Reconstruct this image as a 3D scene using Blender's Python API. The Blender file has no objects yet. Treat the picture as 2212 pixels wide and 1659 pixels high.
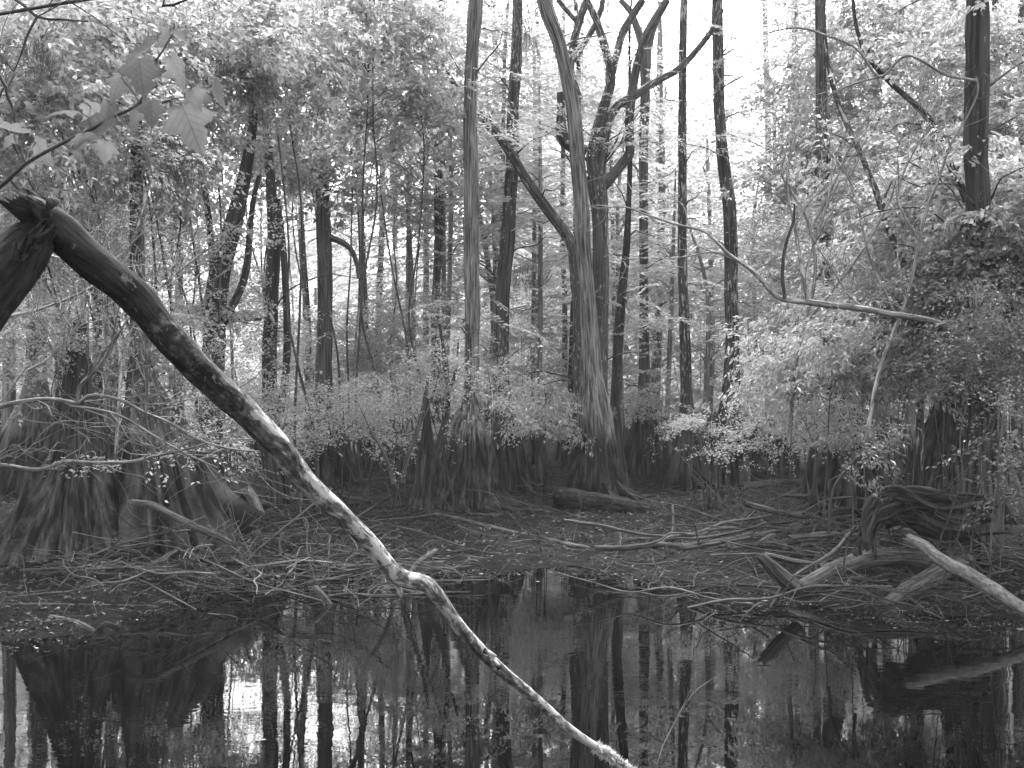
import bpy, math, numpy as np
from mathutils import Vector

rng = np.random.default_rng(11)
SC = bpy.context.scene
COL = SC.collection
F = 2900.0                       # focal length in the units of the traced picture (2212 wide)
CX, CY, CZ = 1106.0, 829.5, 2.0  # picture centre, eye height


def P(u, v, d):
    return np.array([(u - CX) / F * d, d, CZ - (v - CY) / F * d])


# ------------------------------------------------------------------ terrain
EX = np.array([-60, -9, -6, -4.0, -3.45, -3.2, -2.95, -2.4, -1.24, -.53, .1, .73, 1.5, 1.81, 2.2, 2.58, 2.89, 3.2, 3.57, 4.33, 6, 9, 60])
EY = np.array([6, 9.0, 10.0, 10.4, 10.7, 12.0, 13.2, 13.9, 14.1, 14.65, 14.3, 14.65, 13.9, 13.3, 13.0, 12.6, 12.06, 11.7, 11.6, 11.3, 10.6, 9, 6])
_ph = np.random.default_rng(5).uniform(0, 6.28, (40, 3))


def lump(x, y, s, seed=0, n=6):
    o = 0
    for i in range(n):
        a = _ph[(i + seed * 7) % 40]
        k = s * (0.6 + 0.45 * i)
        o = o + np.sin(k * (x * math.cos(a[0]) + y * math.sin(a[0])) + a[1]) / (1 + .5 * i)
    return o / 2.2


def ground_z(x, y):
    x = np.asarray(x, float); y = np.asarray(y, float)
    e = np.interp(x, EX, EY) + .22 * lump(x, y * .2, 3.1, 2) + .09 * lump(x, y * .2, 9.0, 1) + .06 * lump(x, y * .5, 19.0, 2)
    s = y - e
    land = .42 * (1 - np.exp(-np.maximum(s, 0) / 3.0)) + .004 * np.maximum(s, 0)
    land = land + (.05 * lump(x, y, 1.7) + .025 * lump(x, y, 5.5, 3)) * np.clip(s / .8, 0, 1)
    z = np.where(s > 0, land + .022 * lump(x, y, 13, 4) * np.clip(s * 3, 0, 1), np.maximum(-.7, s * .3))
    near = (2.4 - y) * .3
    z = np.where(y < 8, np.maximum(z, np.minimum(near, .55)), z)
    return z


def hit(u, v):
    d = 6.0
    while d < 90:
        p = P(u, v, d)
        if p[2] <= ground_z(p[0], p[1]):
            return d
        d += .04
    return d


# ------------------------------------------------------------------ materials
def new_mat(name):
    m = bpy.data.materials.new(name); m.use_nodes = True
    nt = m.node_tree; nt.nodes.clear()
    out = nt.nodes.new('ShaderNodeOutputMaterial')
    return m, nt, out


def N(nt, t, **kw):
    n = nt.nodes.new(t)
    for k, v in kw.items():
        if k in n.inputs: n.inputs[k].default_value = v
        else: setattr(n, k, v)
    return n


def L(nt, a, b): nt.links.new(a, b)


def grey(v): return (v, v, v, 1)


def ramp(nt, fac, stops):
    r = nt.nodes.new('ShaderNodeValToRGB')
    e = r.color_ramp.elements
    e[0].position, e[0].color = stops[0][0], grey(stops[0][1])
    e[1].position, e[1].color = stops[-1][0], grey(stops[-1][1])
    for p, c in stops[1:-1]:
        k = e.new(p); k.color = grey(c)
    L(nt, fac, r.inputs[0])
    return r.outputs[0]


def mapped(nt, src, sc, loc=(0, 0, 0)):
    m = N(nt, 'ShaderNodeMapping')
    m.inputs['Scale'].default_value = sc; m.inputs['Location'].default_value = loc
    L(nt, src, m.inputs['Vector'])
    return m.outputs[0]


def noise(nt, vec, scale=1.0, detail=4, rough=.6, dist=0.):
    n = N(nt, 'ShaderNodeTexNoise', Scale=scale, Detail=detail, Roughness=rough, Distortion=dist)
    L(nt, vec, n.inputs['Vector'])
    return n.outputs['Fac']


def mixc(nt, fac, a, b):
    m = N(nt, 'ShaderNodeMix', data_type='RGBA')
    L(nt, fac, m.inputs[0])
    for s, i in ((a, 6), (b, 7)):
        if isinstance(s, (int, float)): m.inputs[i].default_value = grey(s)
        else: L(nt, s, m.inputs[i])
    return m.outputs[2]


def bark(name, lo, hi, fleck=None, fthr=.62, mark=True, fine=26, along=1.3, wet=(.005, .034), fscale=(16, 16, 5), bump=.5, patch=None, rough=.85, vary=False):
    m, nt, out = new_mat(name)
    at = N(nt, 'ShaderNodeAttribute', attribute_name='axis_co')
    v = at.outputs['Vector']
    st = noise(nt, mapped(nt, v, (fine, fine, along)), 1, 6, .62, .3)
    st2 = noise(nt, mapped(nt, v, (fine * .3, fine * .3, along * .9), (3, 1, 7)), 1, 3, .6)
    mul = N(nt, 'ShaderNodeMath', operation='MULTIPLY_ADD'); L(nt, st2, mul.inputs[0]); mul.inputs[1].default_value = .35; L(nt, st, mul.inputs[2])
    col = ramp(nt, mul.outputs[0], [(.54, lo), (.675, (lo + hi) * .45), (.8, hi)])
    if fleck is not None:
        f1 = noise(nt, mapped(nt, v, fscale, (9, 4, 2)), 1, 5, .65, .2)
        f2 = noise(nt, mapped(nt, v, (1.5, 1.5, .8), (1, 8, 3)), 1, 2)
        a = N(nt, 'ShaderNodeMath', operation='MULTIPLY_ADD'); L(nt, f2, a.inputs[0]); a.inputs[1].default_value = .35; L(nt, f1, a.inputs[2])
        fm = ramp(nt, a.outputs[0], [(fthr + .12, 0), (fthr + .17, 1)])
        col = mixc(nt, fm, col, fleck)
    if patch is not None:        # big lichen patches, commoner along the length (axis_t), also painting the lower half lit
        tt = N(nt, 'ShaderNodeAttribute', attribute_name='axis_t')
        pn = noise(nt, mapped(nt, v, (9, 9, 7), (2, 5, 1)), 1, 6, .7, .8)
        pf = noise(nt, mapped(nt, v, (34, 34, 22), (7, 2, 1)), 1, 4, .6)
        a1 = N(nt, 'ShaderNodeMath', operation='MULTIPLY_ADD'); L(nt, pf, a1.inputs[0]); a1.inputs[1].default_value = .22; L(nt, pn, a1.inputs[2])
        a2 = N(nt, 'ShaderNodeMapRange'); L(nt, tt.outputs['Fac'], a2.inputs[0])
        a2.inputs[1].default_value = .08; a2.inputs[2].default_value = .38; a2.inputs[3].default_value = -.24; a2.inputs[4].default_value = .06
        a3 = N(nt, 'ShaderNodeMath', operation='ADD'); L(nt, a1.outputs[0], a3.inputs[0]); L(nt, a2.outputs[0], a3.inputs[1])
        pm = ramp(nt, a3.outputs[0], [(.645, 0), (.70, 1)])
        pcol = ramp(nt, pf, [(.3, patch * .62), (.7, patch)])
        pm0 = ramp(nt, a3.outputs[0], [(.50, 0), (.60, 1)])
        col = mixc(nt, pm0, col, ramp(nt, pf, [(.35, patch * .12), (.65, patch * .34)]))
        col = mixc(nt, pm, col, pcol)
    if mark:                     # the swamp's high-water stain, the same level on every trunk
        g = N(nt, 'ShaderNodeNewGeometry'); sx = N(nt, 'ShaderNodeSeparateXYZ'); L(nt, g.outputs['Position'], sx.inputs[0])
        wn = noise(nt, mapped(nt, v, (11, 11, 1.0), (4, 4, 4)), 1, 4, .6)
        a = N(nt, 'ShaderNodeMath', operation='MULTIPLY_ADD'); L(nt, wn, a.inputs[0]); a.inputs[1].default_value = -1.5; L(nt, sx.outputs['Z'], a.inputs[2])
        wm = ramp(nt, a.outputs[0], [(.42, 1), (.66, 0)])
        ws = ramp(nt, mul.outputs[0], [(.50, wet[0]), (.62, wet[0] + wet[1] * .25), (.70, wet[1]), (.78, wet[1] * 1.6), (.88, wet[1] * 2.8)])
        col = mixc(nt, wm, col, ws)
    if vary:                     # each stick weathered to its own grey
        oi = N(nt, 'ShaderNodeObjectInfo'); rv = ramp(nt, oi.outputs['Random'], [(0, .22), (.5, .6), (1, 1.25)])
        mv = N(nt, 'ShaderNodeMix', data_type='RGBA', blend_type='MULTIPLY'); mv.inputs[0].default_value = 1; L(nt, col, mv.inputs[6]); L(nt, rv, mv.inputs[7]); col = mv.outputs[2]
    b = N(nt, 'ShaderNodeBump', Strength=bump, Distance=.02); L(nt, mul.outputs[0], b.inputs['Height'])
    p = N(nt, 'ShaderNodeBsdfPrincipled', Roughness=rough); p.inputs['Specular IOR Level'].default_value = .1
    L(nt, col, p.inputs['Base Color']); L(nt, b.outputs[0], p.inputs['Normal']); L(nt, p.outputs[0], out.inputs[0])
    return m


def leafmat(name, lo, hi, trans=.42):
    m, nt, out = new_mat(name)
    g = N(nt, 'ShaderNodeNewGeometry')
    col = ramp(nt, g.outputs['Random Per Island'], [(0, lo), (.75, (lo + hi) * .5), (1, hi)])
    d = N(nt, 'ShaderNodeBsdfDiffuse'); t = N(nt, 'ShaderNodeBsdfTranslucent'); mx = N(nt, 'ShaderNodeMixShader'); mx.inputs[0].default_value = trans
    L(nt, col, d.inputs[0]); L(nt, col, t.inputs[0]); L(nt, d.outputs[0], mx.inputs[1]); L(nt, t.outputs[0], mx.inputs[2])
    gl = N(nt, 'ShaderNodeBsdfGlossy', Roughness=.35); m2 = N(nt, 'ShaderNodeMixShader'); m2.inputs[0].default_value = .035
    L(nt, mx.outputs[0], m2.inputs[1]); L(nt, gl.outputs[0], m2.inputs[2]); L(nt, m2.outputs[0], out.inputs[0])
    return m


M = {}
M['cypress'] = bark('pale_cypress_bark', .03, .24, fleck=.26, fthr=.70, fine=44, along=2.2, fscale=(30, 30, 4), bump=1.0)
M['fleck'] = bark('dark_flecked_bark', .022, .085, fleck=.24, fthr=.645, fine=24, fscale=(30, 30, 9))
M['dark'] = bark('dark_bark', .010, .045, fleck=.16, fthr=.68, fine=24, fscale=(20, 20, 7))
M['grey'] = bark('grey_bark', .035, .12, fleck=.2, fthr=.70, fine=26)
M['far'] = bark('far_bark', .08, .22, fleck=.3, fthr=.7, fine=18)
M['blotch'] = bark('blotched_bark', .02, .08, fleck=.30, fthr=.615, fine=22, fscale=(22, 22, 6))
M['stump'] = bark('stump_wood', .01, .05, mark=True, fine=28, along=1.6, wet=(.005, .034), bump=1.0)
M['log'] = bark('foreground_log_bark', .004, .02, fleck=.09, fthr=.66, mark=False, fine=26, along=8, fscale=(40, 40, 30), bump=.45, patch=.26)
M['snag'] = bark('snag_wood', .003, .022, mark=False, fine=26, along=9, fleck=.03, fthr=.62, fscale=(24, 24, 16), bump=1.0)
M['drift'] = bark('driftwood', .018, .10, mark=False, fine=50, along=4, bump=.7)
M['driftdark'] = bark('dark_driftwood', .005, .05, mark=False, fine=40, along=3, bump=.7)
M['palelog'] = bark('pale_log_bark', .05, .13, mark=False, fine=22, along=9, fleck=.05, fthr=.64, fscale=(30, 30, 20), bump=.4)
M['stick'] = bark('stick_wood', .03, .15, vary=True, mark=False, fine=80, along=5, bump=.3)
M['twig'] = bark('pale_twig', .05, .2, mark=False, fine=80, along=6, fleck=.3, fthr=.62, bump=.3)
M['dimtwig'] = bark('dim_twig', .03, .13, mark=False, fine=80, along=6, bump=.3)
M['darktwig'] = bark('dark_twig', .015, .06, mark=False, fine=60, along=6, bump=.3)
M['stem'] = bark('shrub_stem', .03, .10, mark=False, fine=60, along=5, bump=.3)
M['leaf'] = leafmat('spring_leaf', .20, .52, .5)
M['leafdim'] = leafmat('shaded_shrub_leaf', .05, .17, .35)  # darker leaf copy: shade of the right-hand bushes put into the colour
M['needle'] = leafmat('cypress_needle', .24, .52, .5)
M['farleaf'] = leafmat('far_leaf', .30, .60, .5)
M['moss'] = leafmat('hanging_moss', .07, .2, .4)
M['lichen'] = leafmat('tuft_lichen', .22, .5, .3)
M['litter'] = leafmat('leaf_litter', .001, .065, .05)
M['speck'] = leafmat('floating_speck', .02, .3, .1)

# ground
m, nt, out = new_mat('mud'); M['mud'] = m
tc = N(nt, 'ShaderNodeTexCoord'); v = tc.outputs['Object']
a = noise(nt, v, 1.3, 5, .6); b_ = noise(nt, v, 24, 5, .7)
s_ = N(nt, 'ShaderNodeMath', operation='MULTIPLY_ADD'); L(nt, b_, s_.inputs[0]); s_.inputs[1].default_value = .6; L(nt, a, s_.inputs[2])
col = ramp(nt, s_.outputs[0], [(.55, .0015), (.8, .003), (1.0, .007), (1.1, .016)])
bp = N(nt, 'ShaderNodeBump', Strength=1.0, Distance=.04); L(nt, b_, bp.inputs['Height'])
p = N(nt, 'ShaderNodeBsdfPrincipled', Roughness=.8); p.inputs['Specular IOR Level'].default_value = .08; L(nt, col, p.inputs['Base Color']); L(nt, bp.outputs[0], p.inputs['Normal']); L(nt, p.outputs[0], out.inputs[0])
# water
m, nt, out = new_mat('tannin_water'); M['water'] = m
tc = N(nt, 'ShaderNodeTexCoord'); v = tc.outputs['Object']
big = noise(nt, mapped(nt, v, (.35, .5, 1), (2.3, 0, 0)), 1, 2)
msk = ramp(nt, big, [(.42, .12), (.62, 1)])
r1 = noise(nt, mapped(nt, v, (5, 9, 1)), 1, 3, .5, .6)
r2 = noise(nt, mapped(nt, v, (1.6, 2.6, 1)), 1, 2, .5)
rs = N(nt, 'ShaderNodeMath', operation='MULTIPLY_ADD'); L(nt, r1, rs.inputs[0]); rs.inputs[1].default_value = .35; L(nt, r2, rs.inputs[2])
bp = N(nt, 'ShaderNodeBump', Distance=.0018); L(nt, msk, bp.inputs['Strength']); L(nt, rs.outputs[0], bp.inputs['Height'])
p = N(nt, 'ShaderNodeBsdfPrincipled', Roughness=.0, IOR=1.333); p.inputs['Base Color'].default_value = grey(.0006)
L(nt, bp.outputs[0], p.inputs['Normal']); L(nt, p.outputs[0], out.inputs[0])
# maple leaf
m, nt, out = new_mat('maple_leaf'); M['maple'] = m
at = N(nt, 'ShaderNodeAttribute', attribute_name='leaf_co'); sx = N(nt, 'ShaderNodeSeparateXYZ'); L(nt, at.outputs['Vector'], sx.inputs[0])
ab = N(nt, 'ShaderNodeMath', operation='ABSOLUTE'); L(nt, sx.outputs['X'], ab.inputs[0])
k = N(nt, 'ShaderNodeMath', operation='MULTIPLY_ADD'); L(nt, ab.outputs[0], k.inputs[0]); k.inputs[1].default_value = -.9; L(nt, sx.outputs['Y'], k.inputs[2])
k2 = N(nt, 'ShaderNodeMath', operation='MULTIPLY'); L(nt, k.outputs[0], k2.inputs[0]); k2.inputs[1].default_value = 6.5
fr = N(nt, 'ShaderNodeMath', operation='PINGPONG'); L(nt, k2.outputs[0], fr.inputs[0]); fr.inputs[1].default_value = .5
v1 = ramp(nt, fr.outputs[0], [(.0, 1), (.1, 0)]); v2 = ramp(nt, ab.outputs[0], [(.006, 1), (.02, 0)])
vm = N(nt, 'ShaderNodeMath', operation='MAXIMUM'); L(nt, v1, vm.inputs[0]); L(nt, v2, vm.inputs[1])
pn = noise(nt, at.outputs['Vector'], 3.0, 3)
base = ramp(nt, pn, [(.3, .08), (.7, .12)]); col = mixc(nt, vm.outputs[0], base, .065)
d = N(nt, 'ShaderNodeBsdfDiffuse'); t = N(nt, 'ShaderNodeBsdfTranslucent'); mx = N(nt, 'ShaderNodeMixShader'); mx.inputs[0].default_value = .4
L(nt, col, d.inputs[0]); L(nt, col, t.inputs[0]); L(nt, d.outputs[0], mx.inputs[1]); L(nt, t.outputs[0], mx.inputs[2]); L(nt, mx.outputs[0], out.inputs[0])


# ------------------------------------------------------------------ mesh building
class MB:
    def __init__(s):
        s.v = []; s.q = []; s.t = []; s.a = []; s.tt = []; s.n = 0; s.mi = 0; s.qm = []; s.tm = []

    def add(s, v, q=None, t=None, axis=None, tt=None):
        v = np.asarray(v, float).reshape(-1, 3)
        s.v.append(v)
        if q is not None and len(q): s.q.append(np.asarray(q).reshape(-1, 4) + s.n); s.qm.append(np.full(len(s.q[-1]), s.mi))
        if t is not None and len(t): s.t.append(np.asarray(t).reshape(-1, 3) + s.n); s.tm.append(np.full(len(s.t[-1]), s.mi))
        s.a.append(np.zeros_like(v) if axis is None else axis)
        s.tt.append(np.zeros(len(v)) if tt is None else tt)
        s.n += len(v)

    def build(s, name, mat, parent=None, org=None, smooth=True, attr='axis_co', axis=True):
        v = np.concatenate(s.v)
        if org is not None: v = v - np.asarray(org)
        q = np.concatenate(s.q) if s.q else np.zeros((0, 4), int)
        t = np.concatenate(s.t) if s.t else np.zeros((0, 3), int)
        me = bpy.data.meshes.new(name)
        me.vertices.add(len(v)); me.vertices.foreach_set('co', v.astype(np.float32).ravel())
        li = np.concatenate([q.ravel(), t.ravel()]).astype(np.int32)
        me.loops.add(len(li)); me.loops.foreach_set('vertex_index', li)
        ls = np.concatenate([np.arange(len(q)) * 4, len(q) * 4 + np.arange(len(t)) * 3]).astype(np.int32)
        me.polygons.add(len(ls)); me.polygons.foreach_set('loop_start', ls)
        me.polygons.foreach_set('use_smooth', np.full(len(ls), smooth))
        if axis:
            at = me.attributes.new(attr, 'FLOAT_VECTOR', 'POINT'); at.data.foreach_set('vector', np.concatenate(s.a).astype(np.float32).ravel())
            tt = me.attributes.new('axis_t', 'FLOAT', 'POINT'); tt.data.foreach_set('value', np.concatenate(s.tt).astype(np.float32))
        for mm in (mat if isinstance(mat, (list, tuple)) else [mat]): me.materials.append(mm)
        if isinstance(mat, (list, tuple)): me.polygons.foreach_set('material_index', np.concatenate(s.qm + s.tm).astype(np.int32))
        me.update(calc_edges=True)
        o = bpy.data.objects.new(name, me); COL.objects.link(o)
        if parent is not None: o.parent = parent
        return o


def spline(pts, step):
    """Catmull-Rom resample of rows (x,y,z,r)."""
    p = np.asarray(pts, float)
    if len(p) == 2: p = np.array([p[0], p[0] * .67 + p[1] * .33, p[0] * .33 + p[1] * .67, p[1]])
    e = np.vstack([2 * p[0] - p[1], p, 2 * p[-1] - p[-2]])
    out_ = []
    for i in range(len(p) - 1):
        a, b, c, d_ = e[i:i + 4]
        n = max(1, int(np.linalg.norm((c - b)[:3]) / step))
        t = (np.arange(n) / n)[:, None]
        out_.append(.5 * ((2 * b) + (-a + c) * t + (2 * a - 5 * b + 4 * c - d_) * t ** 2 + (-a + 3 * b - 3 * c + d_) * t ** 3))
    out_.append(p[-1:])
    o = np.vstack(out_); o[:, 3] = np.maximum(o[:, 3], .0015)
    return o


def frames(c):
    t = np.gradient(c, axis=0); t /= np.linalg.norm(t, axis=1)[:, None] + 1e-9
    ref = np.array([0, -1., 0]) if abs(t[:, 1]).mean() < .8 else np.array([1., 0, 0])
    u = np.cross(np.broadcast_to(ref, t.shape), t); u /= np.linalg.norm(u, axis=1)[:, None] + 1e-9
    return t, u, np.cross(t, u)


_seed = [0]


def tube(mb, pts, seg=5, step=.15, flute=0., fl_len=.8, lumps=0., cap=False, jag=0., ridges=(5, 8, 13), resample=True, rough=0., jag0=0.):
    """Tapered tube along rows (x,y,z,r); fluted near its start; optional jagged, capped end."""
    p = spline(pts, step) if resample else np.asarray(pts, float)
    c, r = p[:, :3], p[:, 3]
    n = len(c); t, u, w = frames(c)
    s = np.concatenate([[0], np.cumsum(np.linalg.norm(np.diff(c, axis=0), axis=1))])
    th = np.arange(seg) / seg * 2 * math.pi
    _seed[0] += 1; g = np.random.default_rng(_seed[0] * 13 + 1)
    R = np.repeat(r[:, None], seg, 1)
    S, TH = np.meshgrid(s, th, indexing='ij')
    if flute:
        k = 0
        for h in ridges:
            k = k + (.62 - np.abs(np.sin(.5 * h * TH + g.uniform(0, 6.28) + .3 * np.sin(S * 1.3 + g.uniform(0, 6.28))))) * 1.7 / (h ** .42)
        k = k / .95
        R = R * (1 + flute * np.exp(-S / fl_len) * k + .05 * k)
    if lumps:
        k = 0
        for i in range(7):
            k = k + np.sin((1 + i % 4) * TH + S * g.uniform(1.5, 9) / max(.25, r.mean() * 6) + g.uniform(0, 6.28)) / (1 + .35 * i)
        R = R * (1 + lumps * k / 2.4)
    if rough:                                 # weathered grain: ridges that run along the wood with breaks
        k = 0
        for i in range(3):
            q_ = g.normal(0, 1, (n, seg)); w_ = (14, 6, 2)[i]
            ker = np.hanning(w_ + 2)[1:-1]; ker /= np.linalg.norm(ker)
            q_ = np.pad(q_, ((w_, w_), (0, 0)), mode='edge'); k = k + sum(ker[j] * q_[w_ - len(ker) // 2 + j:w_ - len(ker) // 2 + j + n] for j in range(len(ker))) * (1, .7, .35)[i]
        R = R * (1 + rough * k)
    off = np.zeros((n, seg))
    if jag:
        off[-1] = g.uniform(-jag, jag, seg); off[-2] = off[-1] * .5
    if jag0:
        off[0] = -np.abs(g.normal(0, jag0, seg)); off[1] = off[0] * .6; off[2] = off[0] * .25
    V = c[:, None, :] + R[..., None] * (np.cos(TH)[..., None] * u[:, None, :] + np.sin(TH)[..., None] * w[:, None, :]) + off[..., None] * t[:, None, :]
    i = np.arange(n - 1)[:, None] * seg; j = np.arange(seg)[None]; j2 = (j + 1) % seg
    q = np.stack([i + j, i + j2, i + seg + j2, i + seg + j], -1).reshape(-1, 4)
    r0 = max(.004, float(np.median(r))) * 1.3
    ra = (r0 * np.maximum(r, .004) * 1.3)[:, None] ** .5
    ax = np.stack([np.cos(TH) * ra, np.sin(TH) * ra, S], -1).reshape(-1, 3) + g.uniform(0, 20, 3)
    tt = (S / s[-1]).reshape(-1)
    V = V.reshape(-1, 3)
    if cap:
        V = np.vstack([V, c[-1] - t[-1] * r[-1] * .5]); ax = np.vstack([ax, ax[-1]]); tt = np.append(tt, 1)
        m_ = len(V) - 1; b0 = (n - 1) * seg
        tri = np.stack([b0 + np.arange(seg), b0 + (np.arange(seg) + 1) % seg, np.full(seg, m_)], -1)
    else: tri = None
    if jag0:
        V = np.vstack([V, c[0] + t[0] * r[0] * .6]); ax = np.vstack([ax, ax[0]]); tt = np.append(tt, 0)
        t0_ = np.stack([(np.arange(seg) + 1) % seg, np.arange(seg), np.full(seg, len(V) - 1)], -1)
        tri = t0_ if tri is None else np.vstack([tri, t0_])
    mb.add(V, q, tri, ax, tt)
    return p


def tag(o, label=None, cat=None, group=None, kind=None):
    if label: o['label'] = label
    if cat: o['category'] = cat
    if group: o['group'] = group
    if kind: o['kind'] = kind
    return o


def root(name, loc, label, cat, group=None):
    o = bpy.data.objects.new(name, None); COL.objects.link(o); o.location = Vector([float(k) for k in loc]); o.empty_display_size = .2
    return tag(o, label, cat, group)


# ------------------------------------------------------------------ leaves and sprays
def leaves(p, dirs, ln, wd, g, fold=.18):
    """p, dirs (n,3) -> leaf quads (n,4,3)"""
    n = len(p)
    up = np.array([0, 0, 1.]) + g.normal(0, .55, (n, 3))
    side = np.cross(dirs, up); side /= np.linalg.norm(side, axis=1)[:, None] + 1e-9
    nr = np.cross(side, dirs)
    ln = np.broadcast_to(ln, n)[:, None]; wd = np.broadcast_to(wd, n)[:, None]
    m_ = p + dirs * ln * .45
    return np.stack([p, m_ + side * wd * .5 + nr * wd * fold, p + dirs * ln - nr * ln * .12, m_ - side * wd * .5 + nr * wd * fold], 1)


def unit(a): return a / (np.linalg.norm(a, axis=-1, keepdims=True) + 1e-9)


def spray_broad(seed, n=48, Ls=.62, leaf=.085, asp=.55, droop=.6):
    g = np.random.default_rng(seed)
    out_ = []
    for k in range(3):                       # three forks
        a = g.uniform(-.9, .9); L_ = Ls * g.uniform(.6, 1)
        t = np.sort(g.uniform(.1, 1, n // 3))
        d = np.array([math.cos(a), math.sin(a), .15])
        p = d * (t * L_)[:, None]; p[:, 2] -= .35 * L_ * t ** 2
        p += g.normal(0, .025, p.shape)
        sgn = np.where(np.arange(len(t)) % 2, 1, -1)
        dr = np.stack([d[0] - sgn * d[1] * 1.1, d[1] + sgn * d[0] * 1.1, np.full(len(t), -droop)], 1) + g.normal(0, .35, (len(t), 3))
        l_ = leaf * g.uniform(.6, 1.15, len(t))
        out_.append(leaves(p, unit(dr), l_, l_ * asp, g))
    return np.concatenate(out_)


def spray_needle(seed, Ls=.8, nt_=9, nl=9, leaf=.09, w=.016):
    """flat feathery cypress spray"""
    g = np.random.default_rng(seed)
    out_ = []
    for k in range(nt_):
        t0 = (k + .5) / nt_; sgn = 1 if k % 2 else -1
        b = np.array([t0 * Ls, 0, -.18 * Ls * t0 ** 2])
        a = sgn * g.uniform(.6, 1.0); L_ = Ls * .5 * (1 - .6 * t0) * g.uniform(.7, 1.1)
        d = np.array([math.cos(a), math.sin(a), g.normal(-.1, .12)])
        t = np.linspace(.1, 1, nl)
        p = b + d * (t * L_)[:, None]; p[:, 2] -= .1 * L_ * t ** 2
        s2 = np.where(np.arange(nl) % 2, 1, -1)
        dr = np.stack([d[0] - s2 * d[1] * .9, d[1] + s2 * d[0] * .9, g.normal(-.12, .15, nl)], 1)
        out_.append(leaves(p, unit(dr), leaf * g.uniform(.7, 1.2, nl), w * 1.6, g, .05))
    return np.concatenate(out_)


DENS = 2.0
T = {
    'broad': [spray_broad(i) for i in range(8)],
    'narrow': [spray_broad(20 + i, 60, .65, .072, .36, 1.0) for i in range(6)],
    'small': [spray_broad(40 + i, 84, .68, .046, .55, .2) for i in range(6)],
    'needle': [spray_needle(60 + i) for i in range(6)],
    'far': [spray_broad(80 + i, 45, 1.1, .15, .5, .3) for i in range(6)],
    'farneedle': [spray_needle(100 + i, 1.2, 9, 8, .17, .028) for i in range(6)],
}


def crown(mb, centers, kind, g, sc=(.7, 1.3), tilt=.35, outward=None):
    n = len(centers)
    if n == 0: return
    which = g.integers(0, len(T[kind]), n)
    yaw = g.uniform(0, 2 * math.pi, n)
    if outward is not None:
        d = centers - outward; yaw = np.arctan2(d[:, 1], d[:, 0]) + g.normal(0, .7, n)
    pit = g.normal(0, tilt, n); rol = g.normal(0, tilt, n)
    s = g.uniform(*sc, n)
    cy, sy, cp, sp, cr, sr = np.cos(yaw), np.sin(yaw), np.cos(pit), np.sin(pit), np.cos(rol), np.sin(rol)
    o = np.zeros(n)
    Rz = np.stack([np.stack([cy, -sy, o], -1), np.stack([sy, cy, o], -1), np.stack([o, o, o + 1], -1)], -2)
    Ry = np.stack([np.stack([cp, o, sp], -1), np.stack([o, o + 1, o], -1), np.stack([-sp, o, cp], -1)], -2)
    Rx = np.stack([np.stack([o + 1, o, o], -1), np.stack([o, cr, -sr], -1), np.stack([o, sr, cr], -1)], -2)
    R = Rz @ Ry @ Rx * s[:, None, None]
    for k in range(len(T[kind])):
        ix = np.where(which == k)[0]
        if len(ix) == 0: continue
        tv = T[kind][k]
        V = np.einsum('nij,lkj->nlki', R[ix], tv) + centers[ix][:, None, None, :]
        mcount = len(ix) * len(tv)
        mb.add(V.reshape(-1, 3), np.arange(mcount * 4).reshape(-1, 4))


def blob(g, c, r, n, hollow=.12, clump=5, cr=.52):
    """clumpy points in an ellipsoid"""
    k = max(2, n // clump)
    d = unit(g.normal(0, 1, (k, 3))); rr = g.uniform(hollow, 1, k) ** .5
    cc = d * rr[:, None]
    pts = cc[g.integers(0, k, n)] + g.normal(0, cr * .5, (n, 3))
    return np.asarray(c) + pts * np.asarray(r)


def bend(g, a, b, r0, r1, sag=.12, n=4, wob=.06):
    a = np.asarray(a); b = np.asarray(b); L_ = np.linalg.norm(b - a)
    t = np.linspace(0, 1, n)[:, None]
    o = g.normal(0, L_ * wob, (n, 3)); o[0] = 0; o[-1] = 0
    p = a + (b - a) * t + o; p[:, 2] += (np.sin(t[:, 0] * math.pi) * L_ * sag)
    return np.hstack([p, (r0 + (r1 - r0) * t)])


def limbs_to(mb, g, stem, targets, r, frac=1., seg=4):
    """curved boughs from a stem (rows x,y,z,r) to foliage points"""
    st = np.asarray(stem)
    for tpt in targets:
        if g.uniform() > frac: continue
        dz = np.abs(st[:, 2] - (tpt[2] - .35 * np.linalg.norm(st[:, :2] - tpt[:2], axis=1)))
        i = int(np.argmin(dz + .15 * np.linalg.norm(st[:, :3] - tpt, axis=1)))
        if np.linalg.norm(st[i, :3] - tpt) > 1.5: continue
        rr = min(r, st[i, 3] * .6)
        tube(mb, bend(g, st[i, :3], tpt, rr, rr * .3), seg, .25)


# ------------------------------------------------------------------ setting
def make_ground():
    xs = np.concatenate([np.linspace(-260, -30, 14), np.linspace(-26, -10, 24), np.arange(-9.5, 9.5, .11), np.linspace(10, 26, 24), np.linspace(30, 260, 14)])
    ys = np.concatenate([np.linspace(-120, -6, 10), np.linspace(-4, 8, 18), np.arange(8.5, 26, .11), np.linspace(26.5, 60, 60), np.linspace(66, 420, 20)])
    X, Y = np.meshgrid(xs, ys); Z = ground_z(X, Y)
    nx, ny = len(xs), len(ys)
    i = (np.arange(ny - 1)[:, None] * nx + np.arange(nx - 1)[None]).ravel()
    mb = MB(); mb.add(np.stack([X, Y, Z], -1).reshape(-1, 3), np.stack([i, i + 1, i + nx + 1, i + nx], -1))
    tag(mb.build('ground', M['mud'], axis=False), kind='structure')
    mb = MB(); mb.add([[-55, -3, 0], [55, -3, 0], [55, 20, 0], [-55, 20, 0]], [[0, 1, 2, 3]])
    tag(mb.build('water', M['water'], axis=False, smooth=False), kind='structure')


make_ground()


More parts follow.
